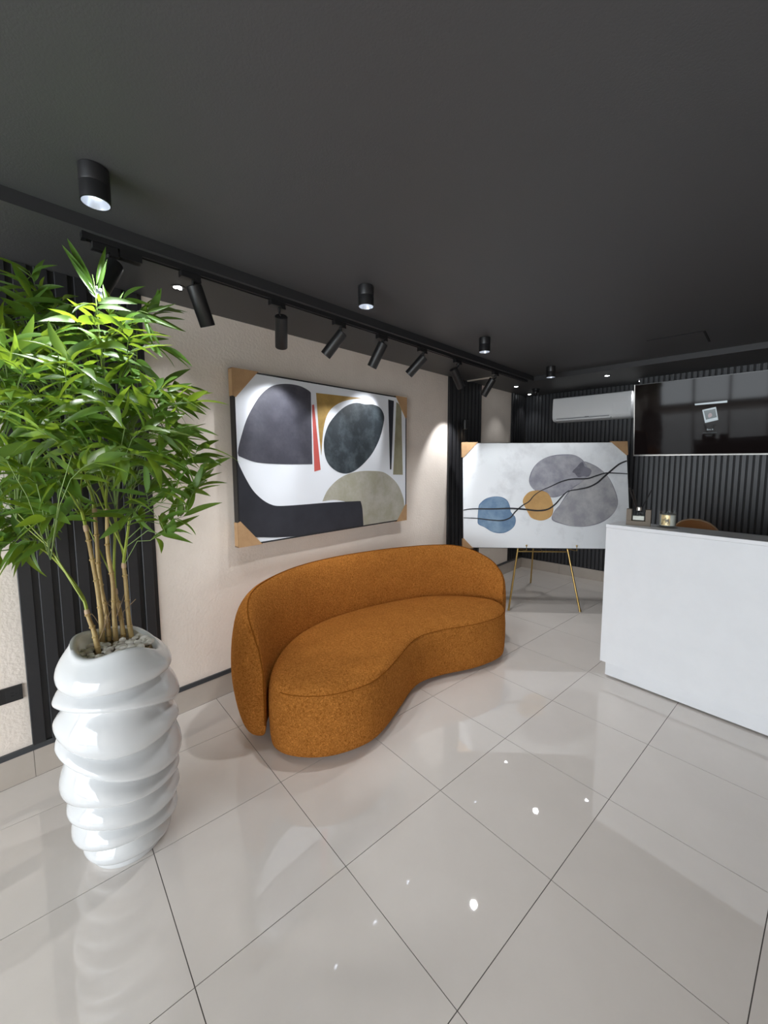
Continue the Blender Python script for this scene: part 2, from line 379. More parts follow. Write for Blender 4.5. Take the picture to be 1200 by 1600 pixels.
# surface-mounted cylinders
for (y, lab) in ((-.153, 'large black cylinder ceiling light above the plant'), (1.204, 'black cylinder ceiling light above the middle of the track'), (2.616, 'black cylinder ceiling light near the far end of the track'), (4.08, 'small black cylinder ceiling light in front of the air conditioner')):
    t = thing('ceiling_downlight', lab, 'ceiling light', (.978, y, ZC), 0, 'cylinder ceiling lights in a row'); z = ZC-.118
    lathe('housing', [(.046, .118), (.048, .116), (.048, .062), (.0472, .060), (.048, .058), (.048, .001), (.044, 0), (.042, .02)], (.978, y, z), (0, 0, 1), M['blackmetal'], t, 40, (True, False))
    lathe('reflector', [(.044, .0005), (.034, .040)], (.978, y, z), (0, 0, 1), M['reflector'], t, 32, (False, False))
    lathe('lamp_back', [(.034, .0405), (.0, .0415)], (.978, y, z), (0, 0, 1), M['reflector'], t, 24, (False, True))
    lathe('led', [(.018, .038), (.0, .039)], (.978, y, z), (0, 0, 1), M['lamp'], t, 24, (False, True))
    spot('downlight_beam', (.978, y, z+.006), (0, 0, -1), DOWN_W, 105, .8, .03, (.97, .985, 1))
# recessed spots in the soffit
for (x, y, lab) in ((.288, .377, 'small recessed ceiling spot beside the first track light'), (.288, 4.66, 'small recessed ceiling spot left of the dome camera, higher of a close pair'), (.149, 5.395, 'recessed ceiling spot just below the dome camera, lower of a close pair'), (1.374, 4.75, 'bright recessed ceiling spot in front of the air conditioner'), (1.59, 5.395, 'recessed ceiling spot at the upper left corner of the television')):
    t = thing('recessed_spot', lab, 'ceiling light', (x, y, ZS), 0, 'recessed ceiling spots')
    lathe('trim_ring', [(.030, 0), (.040, 0), (.041, -.003), (.030, -.004)], (x, y, ZS), (0, 0, 1), M['blackmetal'], t, 24, (False, False))
    for k in range(3):
        a = k*2.094; lathe('led', [(.0, 0), (.011, -.0005), (.010, -.006), (0, -.007)], (x+.014*math.cos(a), y+.014*math.sin(a), ZS), (0, 0, 1), M['lamp'], t, 12)
    spot('recessed_beam', (x, y, ZS-.012), (0, 0, -1), REC_W, 80, .6, .02, (.97, .985, 1))
# security camera on the soffit
t = thing('dome_camera', 'small dark dome camera on the ceiling in the far corner', 'security camera', (.40, 5.04, ZS))
lathe('mount', [(.0, 0), (.052, 0), (.052, -.022), (.045, -.026), (0, -.026)], (.40, 5.04, ZS), (0, 0, 1), M['blackplastic'], t, 24)
bm = bmesh.new(); bmesh.ops.create_uvsphere(bm, u_segments=20, v_segments=12, radius=.042); bm.transform(Matrix.Translation((.40, 5.04, ZS-.045)))
from_bm('dome', bm, M['blackplastic'], t, True)
lathe('lens', [(.0, 0), (.016, 0), (.015, .008), (0, .009)], (.425, 5.01, ZS-.06), (.5, -.6, -.35), M['screen'], t, 16)
# wall lamp on the second slat panel
t = thing('wall_lamp', 'tiny black wall lamp glowing downwards on the slatted panel', 'wall lamp', (.03, 3.754, 2.15))
box('backplate', (.025, 3.73, 2.12), (.033, 3.778, 2.20), M['blackmetal'], t)
lathe('housing', [(.032, .11), (.034, .108), (.034, .0), (.030, 0), (.028, .012)], (.075, 3.754, 2.10), (0, 0, 1), M['blackmetal'], t, 24, (True, False))
lathe('led', [(.029, .012), (0, .013)], (.075, 3.754, 2.10), (0, 0, 1), M['warmlamp'], t, 20, (False, True))
box('bracket', (.03, 3.744, 2.14), (.05, 3.764, 2.17), M['blackmetal'], t)
spot('wall_lamp_beam', (.075, 3.754, 2.10), (0, 0, -1), 1.0, 110, .8, .02, (1, .75, .5))

# ================================================================ SOFA
sofa = thing('curved_sofa', 'rust orange boucle curved sofa with kidney-shaped seat below the painting', 'sofa', (.72, 1.65, 0))
SEAT = [(.87, .60), (1.01, .675), (1.12, .81), (1.18, 1.0), (1.16, 1.17), (1.085, 1.40), (1.015, 1.60), (1.0, 1.76), (1.06, 1.95), (1.18, 2.2), (1.24, 2.42), (1.235, 2.58), (1.16, 2.72), (1.03, 2.79), (.88, 2.76), (.70, 2.66), (.53, 2.49), (.41, 2.27), (.32, 2.0), (.26, 1.7), (.245, 1.4), (.30, 1.15), (.41, .93), (.56, .75), (.73, .62)]
out = [Vector((p.x, p.y, 0)) for p in catmull([(x, y, 0) for x, y in SEAT], 6, True)]
no = len(out)
nrm = []
for i in range(no):
    d = out[(i+1) % no]-out[i-1]; nrm.append(Vector((d.y, -d.x, 0)).normalized())
if (out[0]+nrm[0]*.05-Vector((.7, 1.6, 0))).length < (out[0]-Vector((.7, 1.6, 0))).length: nrm = [-n for n in nrm]
def ring(off, z): return [p + n*off + Vector((0, 0, z)) for p, n in zip(out, nrm)]
rings = [ring(-.05, .022), ring(-.015, .022), ring(.0, .034), ring(.006, .08), ring(.010, .18), ring(.010, .28), ring(.004, .36), ring(-.004, .395), ring(-.014, .412), ring(-.035, .424), ring(-.07, .434), ring(-.11, .440)]
# inner rings shrink towards a spine so that they cannot cross
spine = [Vector((.70 + .06*math.cos((i/no)*2*math.pi), 1.0 + 1.35*max(0, min(1, (p.y-.75)/1.85)), 0)) for i, p in enumerate(out)]
for f, z in ((.35, .447), (.7, .451), (.95, .452)):
    rings.append([Vector(((p.x)*(1-f)+s.x*f, p.y*(1-f)+s.y*f, z)) for p, s in zip(ring(-.11, 0), spine)])
V, Fc = loft(rings, cap=(True, True))
seat = mk('seat', V, Fc, M['sofa'], sofa, True)
V, Fc = tube_vf([p + n*(-.0035) + Vector((0, 0, .3975)) for p, n in zip(out, nrm)][:95] , .0022, 6)
mk('seat_seam', V, Fc, M['seam'], seat, True)
# backrest: section swept along the rear outline
PATH = catmull([(.745, .60, 0), (.64, .655, 0), (.53, .76, 0), (.40, .95, 0), (.30, 1.17, 0), (.255, 1.42, 0), (.265, 1.7, 0), (.325, 2.0, 0), (.42, 2.27, 0), (.54, 2.50, 0), (.71, 2.67, 0), (.89, 2.775, 0), (1.01, 2.80, 0), (1.10, 2.79, 0)], 8)
SEC = [(.005, .10), (-.004, .25), (.0, .42), (.012, .60), (.035, .75), (.075, .855), (.115, .885), (.155, .865), (.200, .78), (.228, .63), (.238, .46), (.228, .30), (.195, .15), (.150, .06), (.09, .03), (.035, .035)]
SECS = catmull([(a, b, 0) for a, b in SEC], 3, True)
L = [0.]
for a, b in zip(PATH, PATH[1:]): L.append(L[-1]+(b-a).length)
tot = L[-1]; rings = []; ridge = []
for i, p in enumerate(PATH):
    d = (PATH[min(i+1, len(PATH)-1)]-PATH[max(i-1, 0)]).normalized(); nn = Vector((-d.y, d.x, 0))
    if (Vector((.72, 1.7, 0))-p).dot(nn) > 0: nn = -nn
    a = L[i]; b = tot-L[i]
    ea = min(1, a/.42); eb = min(1, b/.55)
    hz = (1-(1-ea)**2.6)**(1/2.6) if ea < 1 else 1; hz *= (1-(1-eb)**2.0)**(1/2.0) if eb < 1 else 1
    wa = min(1, a/.26); wb = min(1, b/.30); w = math.sqrt(max(0, 1-(1-wa)**2))*math.sqrt(max(0, 1-(1-wb)**2))
    w = max(w, .06); hz = max(hz, .0)
    zb = .055; zm = .30 if a < b else .30
    rg = []
    for q in SECS:
        z = zm + (q.y-zm)*(.30+.70*hz) if q.y > zm else zm + (q.y-zm)*(.68+.32*math.sqrt(1-(1-min(1, ea*2.2))**2))
        rg.append(p + nn*(.02+(q.x-.02)*w) + Vector((0, 0, z)))
    rings.append(rg); ridge.append(rg[6*3] + Vector((0, 0, .001)))
V, Fc = loft(rings)
back = mk('backrest', V, Fc, M['sofa'], sofa, True)
# piping seam: over the ridge and down the near end
e0 = ridge[0]; down = [Vector((e0.x, e0.y, z)) + (PATH[0]-PATH[1]).normalized()*.004 for z in (.15, .2, .3, e0.z-.03)]
V, Fc = tube_vf(down + ridge, .0042, 6)
mk('backrest_seam', V, Fc, M['seam'], back, True)
for i in (34, 56, 76):     # vertical panel seams on the inner face
    V, Fc = tube_vf([rings[i][k] for k in range(2*3, 6*3)], .0022, 5); mk('panel_seam', V, Fc, M['sofa'], back, True)
for (x, y) in ((.95, .85), (.55, .95), (.55, 2.3), (1.02, 2.5), (.8, 1.6)):
    lathe('foot', [(.03, 0), (.03, .03)], (x, y, 0), (0, 0, 1), M['blackplastic'], sofa, 16)

# ================================================================ PAINTINGS
def flat(name, poly, P, thick, material, parent):
    """thin slab of paint: polygon (u,v) on a plane given by function P(u,v,w)."""
    n = len(poly); V = [P(u, v, thick) for u, v in poly] + [P(u, v, 0) for u, v in poly]
    return mk(name, V, [tuple(range(n)), tuple(range(2*n-1, n-1, -1))] + [(k, (k+1) % n, n+(k+1) % n, n+k) for k in range(n)], material, parent)
def smooth2(P, m=6, corners=()):
    """closed Catmull outline that keeps the listed corner indices sharp."""
    n = len(P)
    if not corners: return [(p.x, p.y) for p in catmull([(a, b, 0) for a, b in P], m, True)]
    c = sorted(corners); outp = []
    for a, b in zip(c, c[1:]+[c[0]+n]):
        seg = [P[k % n] for k in range(a, b+1)]
        outp += [(p.x, p.y) for p in catmull([(x, y, 0) for x, y in seg], m if len(seg) > 2 else 1)][:-1]
    return outp
def corner(name, P, u, v, su, sv, a, b, dep, material, parent):
    """folded cardboard corner protector: front triangle with cut tips plus two side flaps."""
    t = .004; e = .006
    o = lambda x, y, w: P(u - su*e + su*x, v - sv*e + sv*y, w)
    tri = [(0, 0), (a, 0), (a*.93, b*.06), (b*.10, b*.95), (0, b*.90)]
    n = len(tri); V = [o(x, y, t+.002) for x, y in tri] + [o(x, y, .0015) for x, y in tri]
    Fc = [tuple(range(n)), tuple(range(2*n-1, n-1, -1))] + [(k, (k+1) % n, n+(k+1) % n, n+k) for k in range(n)]
    for rect in (((0, 0), (a, 0), 1), ((0, 0), (0, b*.9), 0)):
        (x0, y0), (x1, y1), hor = rect; k0 = len(V)
        dx, dy = (0, e*.8) if hor else (e*.8, 0)
        V += [o(x0, y0, t), o(x1, y1, t), o(x1, y1, -dep), o(x0, y0, -dep), o(x0+dx, y0+dy, t), o(x1+dx, y1+dy, t), o(x1+dx, y1+dy, -dep), o(x0+dx, y0+dy, -dep)]
        Fc += [(k0, k0+1, k0+2, k0+3), (k0+7, k0+6, k0+5, k0+4), (k0, k0+4, k0+5, k0+1), (k0+1, k0+5, k0+6, k0+2), (k0+2, k0+6, k0+7, k0+3), (k0+3, k0+7, k0+4, k0)]
    return mk(name, V, Fc, material, parent)
Y0, Y1, Z0, Z1, XF = .785, 2.632, 1.098, 2.350, .080
paint1 = thing('abstract_painting', 'large abstract painting of dark, gold and sage shapes hung above the sofa', 'painting', (.05, 1.7, Z0))
box('canvas', (.05, Y0+.008, Z0+.008), (XF, Y1-.008, Z1-.008), M['canvas'], paint1)
fr = .011
bm = boxbm((.025, Y0, Z0), (XF+.003, Y0+fr, Z1)); boxbm((.025, Y1-fr, Z0), (XF+.003, Y1, Z1), bm=bm); boxbm((.025, Y0+fr, Z0), (XF+.003, Y1-fr, Z0+fr), bm=bm); boxbm((.025, Y0+fr, Z1-fr), (XF+.003, Y1-fr, Z1), bm=bm)
from_bm('frame', bm, M['blackplastic'], paint1)
box('hanging_batten', (0, 1.3, 2.20), (.03, 2.1, 2.25), M['blackplastic'], paint1)
P1 = lambda u, v, w: Vector((XF+w, u, v))
cl1 = lambda poly: [(min(max(u, Y0+fr), Y1-fr), min(max(v, Z0+fr), Z1-fr)) for u, v in poly]
A = [(0.801,1.768),(0.809,1.812),(0.833,1.889),(0.871,1.994),(0.924,2.094),(0.992,2.191),(1.068,2.257),(1.146,2.290),(1.242,2.305),(1.342,2.302),(1.419,2.279),(1.442,2.262),(1.442,1.989),(1.443,1.686),(1.174,1.688),(0.945,1.703),(0.807,1.749)]
flat('painted_shape', cl1(smooth2(A, 5, (0, 11, 13, 16))), P1, .0016, M['p_slate'], paint1)
E_ = [(1.539,1.371),(1.595,1.461),(1.697,1.542),(1.823,1.594),(1.979,1.617),(2.144,1.617),(2.294,1.600),(2.425,1.534),(2.521,1.447),(2.586,1.331),(2.601,1.254),(2.625,1.105),(2.019,1.105),(1.9,1.3),(1.7,1.371)]
flat('painted_shape', cl1(smooth2(E_, 5, (0, 11, 12))), P1, .0012, M['p_egg'], paint1)
L_ = [(0.79,1.735),(0.811,1.678),(0.855,1.586),(0.908,1.498),(0.979,1.427),(1.053,1.383),(1.131,1.366),(1.332,1.360),(1.612,1.356),(1.980,1.342),(2.002,1.268),(2.014,1.105),(1.3,1.105),(1.08,1.126),(0.931,1.148),(0.79,1.16)]
flat('painted_shape', cl1(smooth2(L_, 5, (0, 9, 11, 12, 15))), P1, .0020, M['p_black'], paint1)
flat('painted_shape', [(1.452,2.167),(1.472,2.172),(1.526,1.639),(1.462,1.626)], P1, .0016, M['p_red'], paint1)
G_ = [(1.495,2.268),(2.022,2.283),(1.877,2.256),(1.751,2.216),(1.649,2.153),(1.593,2.073),(1.558,1.950),(1.536,1.761),(1.512,2.008)]
flat('painted_shape', smooth2(G_, 5, (0, 1, 7)), P1, .0016, M['p_gold'], paint1)
B_ = [(1.565,1.830),(1.576,1.921),(1.627,2.030),(1.729,2.133),(1.834,2.201),(1.942,2.233),(2.055,2.231),(2.150,2.240),(2.247,2.216),(2.302,2.143),(2.283,2.038),(2.232,1.915),(2.145,1.792),(2.049,1.707),(1.934,1.633),(1.824,1.601),(1.719,1.616),(1.629,1.669),(1.582,1.739)]
flat('painted_shape', smooth2(B_, 5), P1, .0016, M['p_teal'], paint1)
flat('painted_shape', [(2.362,2.308),(2.443,2.303),(2.404,1.627),(2.385,1.627)], P1, .0016, M['p_black'], paint1)
flat('painted_shape', [(2.481,2.296),(2.555,2.262),(2.563,1.963),(2.578,1.570),(2.431,1.575)], P1, .0016, M['p_olive'], paint1)
for (u, v, su, sv, a, b) in ((Y0, Z1, 1, -1, .20, .21), (Y1, Z1, -1, -1, .175, .22), (Y1, Z0, -1, 1, .16, .18), (Y0, Z0, 1, 1, .19, .20)):
    corner('cardboard_corner', P1, u, v, su, sv, a, b, .052, M['card'], paint1)
# easel painting
HD = math.radians(39.75); LEAN = .1765; PW, PH = 1.858, 1.217
hx = Vector((math.cos(HD), math.sin(HD), 0)); nx = Vector((-math.sin(HD), math.cos(HD), 0)); ux = Vector((0, 0, math.cos(LEAN))) + nx*math.sin(LEAN); fx = hx.cross(ux)
PB = Vector((1.056, 3.920, .722))
paint2 = thing('abstract_painting', 'white painting of blue, orange and grey blobs resting on the brass easel', 'painting', PB)
P2 = lambda u, v, w: PB + hx*u + ux*v + fx*w
def slab(name, u0, u1, v0, v1, w0, w1, material, parent):
    return mk(name, [P2(u, v, w) for w in (w0, w1) for u, v in ((u0, v0), (u1, v0), (u1, v1), (u0, v1))], [(0, 1, 2, 3), (4, 5, 6, 7), (0, 1, 5, 4), (1, 2, 6, 5), (2, 3, 7, 6), (3, 0, 4, 7)], material, parent)
slab('canvas', -PW/2+.006, PW/2-.006, .006, PH-.006, -.04, 0, M['canvas2'], paint2)
for u0, u1, v0, v1 in ((-PW/2, -PW/2+.005, 0, PH), (PW/2-.005, PW/2, 0, PH), (-PW/2+.005, PW/2-.005, 0, .005), (-PW/2+.005, PW/2-.005, PH-.005, PH)):
    slab('frame', u0, u1, v0, v1, -.045, .001, M['blackplastic'], paint2)
EDGE = {'w_grey': (.17, .17, .21), 'w_grey2': (.19, .19, .22), 'w_blue': (.075, .135, .23), 'w_orange': (.42, .24, .08)}
for k_, c_ in EDGE.items(): M[k_+'_rim'] = mat(k_+'_rim', c_, .7, vary=(9, tuple(min(1, v*1.5) for v in c_), .4, .65))
def wash(poly, material, th):
    o_ = smooth2(poly, 5); nm = [k for k in EDGE if M[k] is material]
    if not nm: flat('painted_shape', o_, P2, th, material, paint2); return
    rim_ = flat('painted_shape', o_, P2, th-.0003, M[nm[0]+'_rim'], paint2); n_ = len(o_); ins = []
    ar = sum(a[0]*b[1]-b[0]*a[1] for a, b in zip(o_, o_[1:]+o_[:1])); sg = 1 if ar > 0 else -1
    for i_ in range(n_):
        dx, dy = o_[(i_+1) % n_][0]-o_[i_-1][0], o_[(i_+1) % n_][1]-o_[i_-1][1]; l_ = math.hypot(dx, dy) or 1; w_ = .006+.004*math.sin(i_*.35)
        ins.append((o_[i_][0]-sg*dy/l_*w_, o_[i_][1]+sg*dx/l_*w_))
    flat('painted_wash', ins, P2, th, material, rim_)
wash([(-0.172,0.757),(-0.158,0.846),(-0.104,0.945),(-0.016,1.020),(0.100,1.063),(0.234,1.076),(0.339,1.068),(0.414,1.028),(0.460,0.973),(0.523,0.884),(0.512,0.826),(0.463,0.777),(0.299,0.679),(0.183,0.601),(0.069,0.581),(-0.006,0.640),(-0.082,0.649),(-0.139,0.689)], M['w_grey'], .0012)
wash([(0.441,0.989),(0.535,0.963),(0.627,0.904),(0.709,0.816),(0.770,0.689),(0.803,0.563),(0.790,0.467),(0.721,0.370),(0.606,0.293),(0.456,0.254),(0.306,0.253),(0.175,0.281),(0.072,0.329),(0.103,0.426),(0.161,0.494),(0.231,0.601),(0.299,0.679),(0.435,0.777),(0.494,0.875)], M['w_grey2'], .0015)
wash([(0.314,0.875),(0.363,0.930),(0.426,0.989),(0.455,0.937),(0.511,0.910),(0.525,0.874),(0.493,0.820),(0.436,0.824),(0.379,0.812),(0.342,0.855)], M['w_dark'], .0018)
wash([(-0.749,0.461),(-0.729,0.511),(-0.661,0.566),(-0.564,0.590),(-0.477,0.580),(-0.420,0.541),(-0.392,0.472),(-0.383,0.414),(-0.337,0.356),(-0.334,0.288),(-0.367,0.229),(-0.445,0.180),(-0.531,0.170),(-0.608,0.189),(-0.684,0.237),(-0.751,0.270),(-0.760,0.324)], M['w_blue'], .0012)
wash([(-0.247,0.522),(-0.233,0.581),(-0.178,0.639),(-0.110,0.659),(-0.025,0.655),(0.041,0.620),(0.077,0.542),(0.091,0.464),(0.073,0.377),(0.006,0.328),(-0.070,0.318),(-0.155,0.347),(-0.192,0.405),(-0.220,0.463)], M['w_orange'], .0018)
def stroke(pts, w):
    c = catmull([(a, b, 0) for a, b in pts], 5); l, r = [], []
    for i, p in enumerate(c):
        d = (c[min(i+1, len(c)-1)]-c[max(i-1, 0)]).normalized(); n = Vector((-d.y, d.x, 0)); ww = w*(.6+.5*abs(math.sin(i*.07)))
        l.append((p+n*ww)[:2]); r.append((p-n*ww)[:2])
    n = len(l); V = [P2(u, v, .0026) for u, v in l+r]
    V += [P2(u, v, .0001) for u, v in l+r]; Fc = []
    for i in range(n-1): Fc += [(i, i+1, n+i+1, n+i), (2*n+i, 2*n+i+1, i+1, i), (n+i, n+i+1, 3*n+i+1, 3*n+i)]
    mk('painted_line', V, Fc, M['w_ink'], paint2)
stroke([(-0.920,0.431),(-0.817,0.446),(-0.585,0.446),(-0.392,0.453),(-0.239,0.444),(-0.087,0.429),(0.028,0.445),(0.114,0.503),(0.183,0.581),(0.260,0.650),(0.375,0.673),(0.489,0.699),(0.584,0.747),(0.662,0.816),(0.740,0.884),(0.836,0.962),(0.92,0.998)], .0085)
stroke([(-0.920,0.343),(-0.779,0.338),(-0.625,0.321),(-0.491,0.314),(-0.394,0.346),(-0.335,0.414),(-0.258,0.483),(-0.180,0.532),(-0.121,0.600),(-0.044,0.655),(0.072,0.708),(0.188,0.761),(0.302,0.790),(0.473,0.796),(0.568,0.825),(0.682,0.859),(0.795,0.858),(0.92,0.850)], .0065)
for (u, v, su, sv, a, b) in ((-PW/2, PH, 1, -1, .19, .19), (PW/2, PH, -1, -1, .19, .17), (PW/2, 0, -1, 1, .14, .13), (-PW/2, 0, 1, 1, .125, .125)):
    corner('cardboard_corner', P2, u, v, su, sv, a, b, .045, M['card'], paint2)
# easel
FR = Vector((1.370, 4.165, 0)); FL = FR - hx*.80; mid = (FR+FL)/2
leg_n = ux.copy()
def legpt(side, z):   # front legs lean with the painting, converge upwards
    half = .40 - (.40-.28)*z/.70
    return mid + hx*(side*half) + nx*(z*math.tan(LEAN)) + Vector((0, 0, z))
easel = thing('display_easel', 'slim brass tripod easel holding the white painting', 'easel', mid)
for sd in (-1, 1):
    leg = tube('leg', [legpt(sd, .0), legpt(sd, .7), legpt(sd, 1.86)], .011, M['brass'], easel, 10)
    tube('foot_cap', [legpt(sd, .0), legpt(sd, .02)], .013, M['brass'], leg, 10)
    hk = P2(.0, 0, 0); u0 = sd*.275 + .02
    tube('hook', [legpt(sd, .70), P2(u0+.03, -.018, .0), P2(u0+.03, -.018, .028), P2(u0+.03, .03, .034)], .006, M['brass'], easel, 8)
    bm = bmesh.new(); bmesh.ops.create_uvsphere(bm, u_segments=12, v_segments=8, radius=.010); bm.transform(Matrix.Translation(P2(u0+.03, .034, .034)))
    from_bm('hook_tip', bm, M['brass'], easel, True)
tube('crossbar', [legpt(-1, .665), legpt(1, .665)], .008, M['brass'], easel, 8)
tube('top_bar', [legpt(-1, 1.84), legpt(1, 1.84)], .009, M['brass'], easel, 8)
apex = (legpt(-1, 1.84)+legpt(1, 1.84))/2
rl = tube('rear_leg', [Vector((.496, 4.843, 0)), apex], .010, M['brass'], easel, 10)
q = Vector((.496, 4.843, 0)).lerp(apex, .36); tube('brace', [q, (legpt(-1, .665)+legpt(1, .665))/2], .003, M['brass'], easel, 6)

# ================================================================ RECEPTION DESK
DA = -WA - .02
def K(x, y, z): # desk coordinates -> room (x along the front, y backwards)
    c, s = math.cos(DA), math.sin(DA); o = T(.081, 3.007)
    return Vector((o.x + c*x - s*y, o.y + s*x + c*y, z))
desk = thing('reception_desk', 'white reception desk with a recessed plinth on the right', 'desk', K(0, 0, 0), DA)
def kbox(name, a, b, material, parent, bevel=0.):
    bm = boxbm(a, b, bevel); c, s = math.cos(DA), math.sin(DA)
    for v in bm.verts: v.co = K(*v.co)
    return from_bm(name, bm, material, parent)
kbox('front_panel', (0, 0, .128), (2.3, .03, 1.195), M['white'], desk, .002)
kbox('side_panel', (0, .0305, .128), (.03, .70, 1.195), M['white'], desk, .002)
kbox('side_panel', (2.27, .0305, .128), (2.3, .70, 1.195), M['white'], desk, .002)
kbox('counter_top', (-.002, -.002, 1.1955), (2.302, .27, 1.222), M['white'], desk, .003)
kbox('riser_panel', (.0305, .245, .745), (2.2695, .265, 1.195), M['white'], desk)
kbox('worktop', (.0305, .2655, .72), (2.2695, .70, .745), M['white'], desk)
kbox('plinth', (.030, .035, .012), (2.27, .24, .1275), M['white'], desk, .002)
for (x, y) in ((.05, .06), (2.2, .06), (.05, .19), (2.2, .19), (1.1, .06)): kbox('foot', (x, y, 0), (x+.03, y+.03, .012), M['acwhite'], desk)
ZD = 1.222
# reed diffuser
dc = T(.262, 3.125); DR = .12
dif = thing('reed_diffuser', 'taupe boxed reed diffuser with black sticks on the desk end', 'diffuser', (dc.x, dc.y, ZD), DR)
def db(name, a, b, m, par, bev=.001):
    bm = boxbm(a, b, bev, 1); bm.transform(Matrix.Translation((dc.x, dc.y, ZD)) @ Matrix.Rotation(DR, 4, 'Z')); return from_bm(name, bm, m, par)
hold = db('holder', (-.078, -.028, 0), (.078, .028, .035), M['taupe'], dif); 
db('holder_side', (-.078, -.028, .0352), (-.044, .028, .122), M['taupe'], dif); db('holder_side', (.044, -.028, .0352), (.078, .028, .122), M['taupe'], dif)
bt = db('bottle', (-.042, -.022, .036), (.042, .022, .112), M['glass'], dif, .006)
db('liquid', (-.036, -.017, .041), (.036, .017, .072), M['wax'], bt)
RT = Matrix.Translation((dc.x, dc.y, ZD)) @ Matrix.Rotation(DR, 4, 'Z')
lathe('collar', [(.016, .112), (.018, .114), (.018, .136), (.015, .14), (.006, .14)], (dc.x, dc.y, ZD), (0, 0, 1), M['silver'], dif, 20)
for (a, b, r) in (((-.005, 0, .10), (-.068, -.01, .278), .0072), ((.005, 0, .10), (.072, .0, .270), .0048), ((0, .004, .10), (-.050, .012, .27), .004)):
    tube('reed', [RT @ Vector(a), RT @ Vector(b)], r, M['blackplastic'], dif, 6)
# candle
cc = T(.437, 3.165)
tray = tag(lathe('glass_coaster', [(0, 0), (.062, 0), (.066, .004), (.064, .006), (0, .005)], (cc.x, cc.y, ZD+.0003), (0, 0, 1), M['silver'], None, 32), 'small shiny coaster under the candle jar', 'coaster')
can = thing('candle_jar', 'clear glass candle jar with a gold label next to the diffuser', 'candle', (cc.x, cc.y, ZD+.0068))
zc = ZD+.0068
lathe('jar', [(0, 0), (.050, 0), (.053, .004), (.053, .112), (.0495, .112), (.0495, .009), (0, .009)], (cc.x, cc.y, zc), (0, 0, 1), M['glass'], can, 40)
lathe('wax', [(0, .0105), (.0485, .0105), (.0485, .088), (0, .088)], (cc.x, cc.y, zc), (0, 0, 1), M['wax'], can, 32)
tube('wick', [(cc.x, cc.y, zc+.088), (cc.x+.002, cc.y, zc+.10)], .0015, M['dark'], can, 5)
a0 = math.atan2(CAM.y-cc.y, CAM.x-cc.x) - .15; V = []; n = 12
for k in range(n+1):
    a = a0-.62+1.05*k/n
    for z in (.014, .088):
        V += [(cc.x+.0535*math.cos(a), cc.y+.0535*math.sin(a), zc+z), (cc.x+.0542*math.cos(a), cc.y+.0542*math.sin(a), zc+z)]
mk('label', V, [(4*k+1, 4*k+5, 4*k+7, 4*k+3) for k in range(n)] + [(4*k, 4*k+2, 4*k+6, 4*k+4) for k in range(n)], M['goldlabel'], can)
# chair behind the desk
ch = Vector((2.36, 3.74, 0)); CR = -.25
chair = thing('office_chair', 'tan leather office chair, only its top showing behind the desk', 'chair', ch, CR)
CM = Matrix.Translation(ch) @ Matrix.Rotation(CR, 4, 'Z')
def cbm(bm): bm.transform(CM); return bm
rings = []
for i in range(25):
    t = math.sin(math.pi/2*i/24); z = .52+.668*t; hw = .20*max(.02, 1-max(0, (t-.62)/.38)**2.4)**(1/2.4) if t > .62 else .20-.02*(1-t)
    yb = .06+.10*t+.06*math.sin(t*3)
    rings.append([CM @ Vector((hw*math.cos(a)*(1 if abs(math.cos(a)) < .95 else 1), yb+.03*math.sin(a)+.05*abs(math.cos(a))**2*-1, z)) for a in [2*math.pi*k/20 for k in range(20)]])
V, Fc = loft(rings); mk('backrest', V, Fc, M['leather'], chair, True)
V, Fc = tube_vf([r[0] for r in rings]+[r[10] for r in rings][::-1], .007, 6); mk('piping', V, Fc, M['husk'], chair, True)
from_bm('seat', cbm(boxbm((-.20, -.36, .44), (.20, .06, .52), .03, 3)), M['leather'], chair, True)
tube('gas_post', [CM @ Vector((0, -.18, .08)), CM @ Vector((0, -.18, .44))], .025, M['silver'], chair, 12)
for k in range(5):
    a = k*1.2566; tip = Vector((.28*math.cos(a), -.18+.28*math.sin(a), .07)); lg = tube('leg', [CM @ Vector((0, -.18, .10)), CM @ tip], [.025, .014], M['silver'], chair, 8)
    lathe('castor', [(0, -.012), (.03, -.012), (.03, .012), (0, .012)], CM @ (tip+Vector((0, 0, -.04))), CM.to_3x3() @ Vector((-math.sin(a), math.cos(a), 0)), M['blackplastic'], lg, 16)

# ================================================================ TELEVISION and AIR CONDITIONER
TVT = Vector((1.585, 5.05, 2.600)); TVB = Vector((1.592, 5.195-.0, 1.765)); 
tvu = Vector((0, TVT.y-TVB.y, TVT.z-TVB.z)); TH = tvu.length; tvu.normalize(); tvx = Vector((1, 0, 0)); tvn = tvx.cross(tvu)   # points to the viewer (-y)
TW = 1.52; TO = Vector((1.608, TVB.y-.045, TVB.z))
tv = thing('television', 'large wall-mounted television with a dark reflecting screen', 'television', TO)
Q = lambda u, v, w: TO + tvx*u + tvu*v + tvn*w
def tslab(name, u0, u1, v0, v1, w0, w1, material, parent):
    return mk(name, [Q(u, v, w) for w in (w0, w1) for u, v in ((u0, v0), (u1, v0), (u1, v1), (u0, v1))], [(0, 1, 2, 3), (4, 5, 6, 7), (0, 1, 5, 4), (1, 2, 6, 5), (2, 3, 7, 6), (3, 0, 4, 7)], material, parent)
tslab('housing', .01, TW-.01, .01, TH-.01, -.035, -.001, M['blackplastic'], tv)
scr = tslab('screen', .008, TW-.008, .016, TH-.006, -.0005, .004, M['screen'], tv)
for nm, u0, u1, v0, v1 in (('bezel', 0, .008, 0, TH), ('bezel', TW-.008, TW, 0, TH), ('bezel', .008, TW-.008, 0, .015), ('bezel', .008, TW-.008, TH-.006, TH)):
    tslab(nm, u0, u1, v0, v1, -.02, .006, M['silver'] if v1 < .1 or u1 < .1 else M['blackplastic'], tv)
